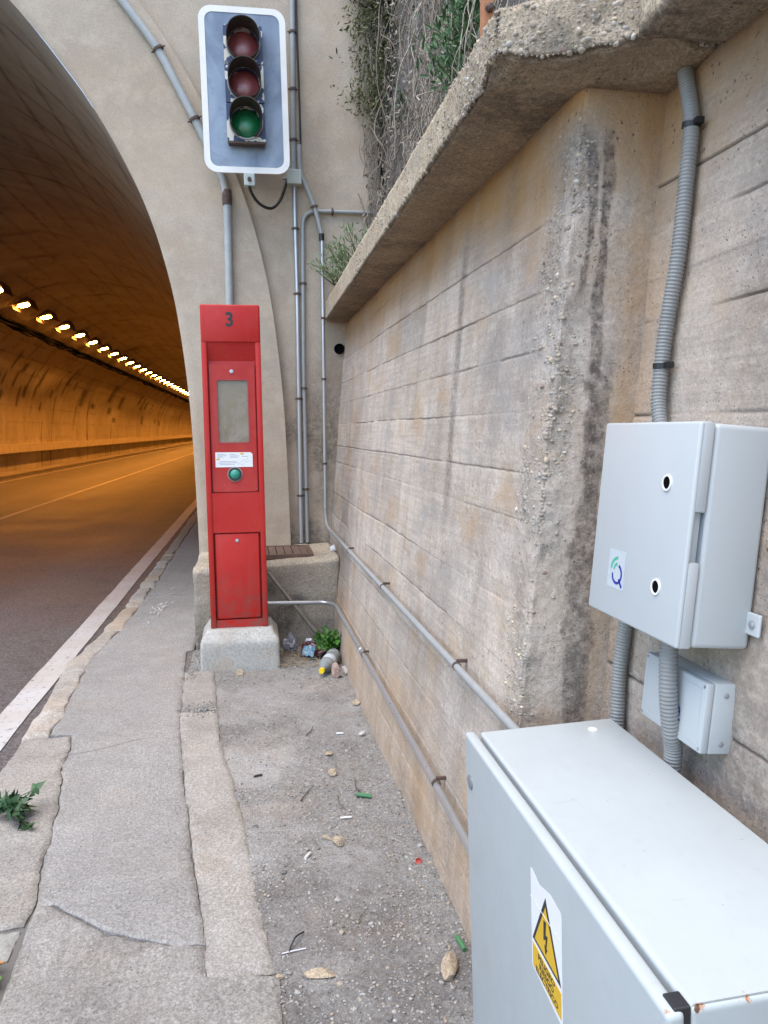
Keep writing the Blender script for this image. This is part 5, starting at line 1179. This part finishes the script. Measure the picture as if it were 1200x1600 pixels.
# plastic bottle lying beside the weeds
bd = Vector((.404 - .52, 4.58 - 4.90, 0)).normalized(); bo_ = Vector((.512, 4.885, gz(.51, 4.88) + .052))
BT = thing("plastic_bottle", "clear plastic water bottle with yellow cap lying by the weeds", "bottle", bo_)
mm = Mat("clear bottle plastic", .12, (.72, .78, .77), spec=.6); mm.b.inputs['Transmission Weight'].default_value = .72; mm.b.inputs['IOR'].default_value = 1.15
ax_ = bd + Vector((0, 0, -.03))
prof = [(.0001, 0), (.032, .0), (.044, .008), (.046, .02), (.046, .07), (.043, .075), (.046, .08), (.046, .125), (.043, .13), (.046, .135), (.046, .20), (.043, .225), (.034, .255), (.020, .285), (.0135, .30), (.0135, .315)]
MB().lathe(prof, bo_, ax_, 28).build("bottle_body", mm.m, BT, smooth=True)
MB().lathe([(.0465, .125), (.0468, .128), (.0468, .185), (.0465, .188)], bo_, ax_, 28).build("paper_band", simple("pale blue band", (.52, .56, .60), .4), BT, smooth=True)
MB().lathe([(.0172, .305), (.0175, .310), (.0175, .327), (.016, .330), (.0001, .330)], bo_, ax_, 20).build("cap", simple("yellow cap", (.75, .52, .01), .4), BT, smooth=True, autos=40)
bg_ = thing("plastic_bag", "grey crumpled clear plastic in the corner behind the plinth", "plastic bag", (.24, 5.16, -.01))
M_film = simple("milky film", (.21, .205, .23), .3, var=.25, scale=30)
o = crumple("film", "x", "x", (0, 0, 0), (.065, .05, .09), M_film, 21); del o['label'], o['category']; o.parent = bg_
wr = thing("wrapper", "dark red crumpled wrapper with a blue and white print", "wrapper", (.40, 5.06, 0))
def sheetcr(c_, w_, h_, rot, seed, mat, parent, nm, amp=.02, lift=.01, tiltx=0):
    n_ = 12; u = np.linspace(-.5, .5, n_); A_, B_ = np.meshgrid(u, u, indexing='ij'); X = A_ * w_ * (1 + .3 * (vnoise(V3(A_, B_, 0), 3, seed) - .5)); Y = B_ * h_
    Z = amp * (fbm(V3(A_, B_, 0), 3, 3, seed) * 2) + lift + tiltx * B_ * h_
    a = R(rot); P = V3(c_[0] + X * math.cos(a) - Y * math.sin(a), c_[1] + X * math.sin(a) + Y * math.cos(a), c_[2] + Z)
    return grid(nm, P, mat, {'tone': 0 * X}, parent=parent, smooth=False)
sheetcr((.40, 5.06, .0), .19, .12, -30, 31, simple("dark red foil", (.055, .012, .018), .3, var=.5, scale=30), wr, "foil", .05, .005, .3)
sheetcr((.352, 4.985, .010), .075, .065, -15, 32, simple("blue white print", (.05, .16, .24), .35, var=.9, scale=70, dirt=(.50, .55, .58), dirtk=.9), wr, "print", .02, .02, .7)
crumple("tissue", "white crumpled tissue lying behind the dark red wrapper", "tissue", (.372, 5.20, .01), (.04, .03, .05), M_paper, 22)
crumple("tissue", "white crumpled tissue on the corner of the concrete block", "tissue", (.572, 5.50, .632), (.027, .03, .034), M_paper, 23)
pc = thing("paper_scrap", "folded black and white scrap leaning on the wall foot", "paper scrap", (.545, 4.60, 0))
sheetcr((.553, 4.60, .018), .030, .045, 20, 33, simple("pale card", (.42, .39, .38), .6), pc, "card", .015, .0, .7)
def bits(label, cat, name, p0, p1, r, mat, z=.006, ends=None):
    a, b_ = Vector((p0[0], p0[1], gz(*p0) + z)), Vector((p1[0], p1[1], gz(*p1) + z)); o = MB().tube([a, (a + b_) / 2 + Vector((0, 0, .001)), b_], r, 8).build(name, mat, origin=a); return tag(o, label, cat)
M_grn = simple("green plastic", (.055, .17, .07), .35); M_cig = simple("cigarette paper", (.55, .54, .51), .7); M_redp = simple("red plastic", (.36, .06, .045), .5)
bits("green plastic tube piece in the middle of the gravel", "plastic piece", "plastic_scrap", (.405, 3.02), (.465, 3.005), .009, M_grn, .009)
bits("green plastic piece against the wall foot beside the cabinet", "plastic piece", "plastic_scrap", (.572, 2.055), (.580, 1.995), .007, M_grn, .008)
bits("short white stub in the gravel left of the green tube", "stub", "cigarette_end", (.318, 2.852), (.362, 2.852), .0045, M_cig)
cg = bits("white cigarette end with a burnt tip beside the tan stones", "cigarette end", "cigarette_end", (.162, 2.575), (.182, 2.615), .0058, M_cig)
bits("pale stub near the wall in the far gravel", "stub", "cigarette_end", (.395, 3.70), (.43, 3.69), .005, M_cig)
tag(MB().lathe([(.013, 0), (.013, .007), (.0105, .008), (.0105, .002), (.0001, .002)], (.550, 2.485, gz(.55, 2.485) + .002), (.1, -.5, .9), 16).build("bottle_top", M_redp, origin=(.55, 2.485, 0)), "red plastic bottle top by the wall foot", "bottle top")
kz = gz(.1, 2.11); tag(MB().tube(catmull([(.130, 2.175, kz + .012), (.105, 2.145, kz + .02), (.090, 2.12, kz + .012), (.083, 2.10, kz + .006)], 8), [.0025] * 25 if False else .0026, 6).build("cable_tie_strap", M_tie, origin=(.1, 2.11, 0)), "curved black plastic strap lying in the foreground gravel", "strap")
bits("thin white plastic strip under the black strap", "strip", "plastic_strip", (.062, 2.098), (.132, 2.108), .0022, simple("translucent strip", (.55, .52, .54), .4), .004)
bits("short black peg at the edge of the concrete strip", "peg", "black_peg", (-.012, 3.285), (.022, 3.30), .0045, M_black, .006)
tw_ = random.Random(71)
for (a, b_, r_, lab) in (((.175, 3.03), (.235, 3.13), .0028, "longest dry twig in the gravel left of the green tube"), ((.432, 3.03), (.418, 3.17), .0028, "dark twig touching the green plastic tube"), ((.245, 3.70), (.285, 3.79), .0028, "dark twig in the far gravel before the plinth"), ((.30, 2.20), (.335, 2.245), .0016, "thin twig in the foreground gravel"), ((.33, 3.05), (.345, 2.90), .0022, "forked twig above the white stub")):
    mid = ((a[0] + b_[0]) / 2 + tw_.uniform(-.012, .012), (a[1] + b_[1]) / 2); pts = [(q[0], q[1], gz(*q) + .006 + .004 * i_) for i_, q in enumerate((a, mid, b_))]
    tag(MB().tube(catmull(pts, 5), [r_ * (1 - .5 * i_ / 11) for i_ in range(11)], 5).build("twig", M_stem if tw_.random() < .5 else simple("dark twig", (.05, .038, .03), .9), origin=pts[0]), lab, "twig")

# weeds
shrub("weed", "lush green weed clump in the corner between block and wall", (.505, 5.06, .085), .11, 26, 520, .036, M_leaf, 31, asp=.75, squash=(.85, 1.3, .75), base=(.52, 5.08, 0), cat="weed")
st_ = MB(); rq = random.Random(5)
for _ in range(70):
    x, y = rq.uniform(.18, .46), rq.uniform(4.78, 5.28); a = rq.uniform(0, 6.28); L = rq.uniform(.05, .17); st_.tube([(x, y, gz(x, y) + .006), (x + L * .5 * math.cos(a), y + L * .5 * math.sin(a), gz(x, y) + rq.uniform(.01, .05)), (x + L * math.cos(a), y + L * math.sin(a), gz(x, y) + rq.uniform(.005, .04))], .0016, 4)
kind(st_.build("dry_straw", M_dry), 'stuff')
rq = random.Random(15); WD = thing("weed", "dark jagged leaved weed growing over the kerb slab at the left edge", "weed", (-1.02, 3.05, 0)); lm = MB(); tn2 = []; sm = MB(); tips = []
for i in range(11):
    a = rq.uniform(-.9, .9); L = rq.uniform(.10, .21); e = Vector((-1.03 + L * math.cos(a), 3.05 + L * .8 * math.sin(a), rq.uniform(.02, .075))); pp = catmull([(-1.03, 3.05, .0), ((-1.03 + e.x) / 2, (3.05 + e.y) / 2, .05), e], 4); sm.tube(pp, .0016, 5); tips.append(pp)
def cf():
    pp = rq.choice(tips); k_ = rq.randint(3, len(pp) - 1); return pp[k_], (pp[k_] - pp[k_ - 1]).normalized() * 1.6
leaves(lm, tn2, cf, 85, .055, rq, asp=.62, up=.05, jag=True); sm.build("stem", M_stem, WD); leafobj("foliage", lm, tn2, M_leafk, WD)
for (a, l_) in ((.12, .10), (-.35, .08)): pass
rq = random.Random(16)
shrub("weed", "small bright green weed in the gap left of the broomed slab", (-.755, 2.07, -.005), .07, 14, 90, .045, M_leaf, 34, asp=.6, squash=(.6, 1.1, .5), base=(-.76, 2.09, -.06), cat="weed")
tag(MB().tube([(-.745, 2.165, .012), (-.712, 2.17, .014)], .0048, 8).build("cigarette_end", simple("orange filter", (.62, .30, .12), .7), origin=(-.73, 2.17, 0)), "orange filter cigarette end above the small bright weed", "cigarette end")
# chalky scrape on the pavement
ck = MB(); rq = random.Random(8)
for _ in range(26):
    x, y = -.79 + rq.gauss(0, .035), 6.60 + rq.gauss(0, .22); a = rq.uniform(.9, 1.9); L = rq.uniform(.03, .12); wd_ = rq.uniform(.004, .010)
    ck.add([(x, y, .012), (x + wd_, y, .012), (x + wd_ + L * math.cos(a), y + L * math.sin(a), .012), (x + L * math.cos(a), y + L * math.sin(a), .012)], [(0, 1, 2, 3)])
kind(ck.build("chalk_mark", simple("white chalk", (.66, .66, .63), .9)), 'structure')
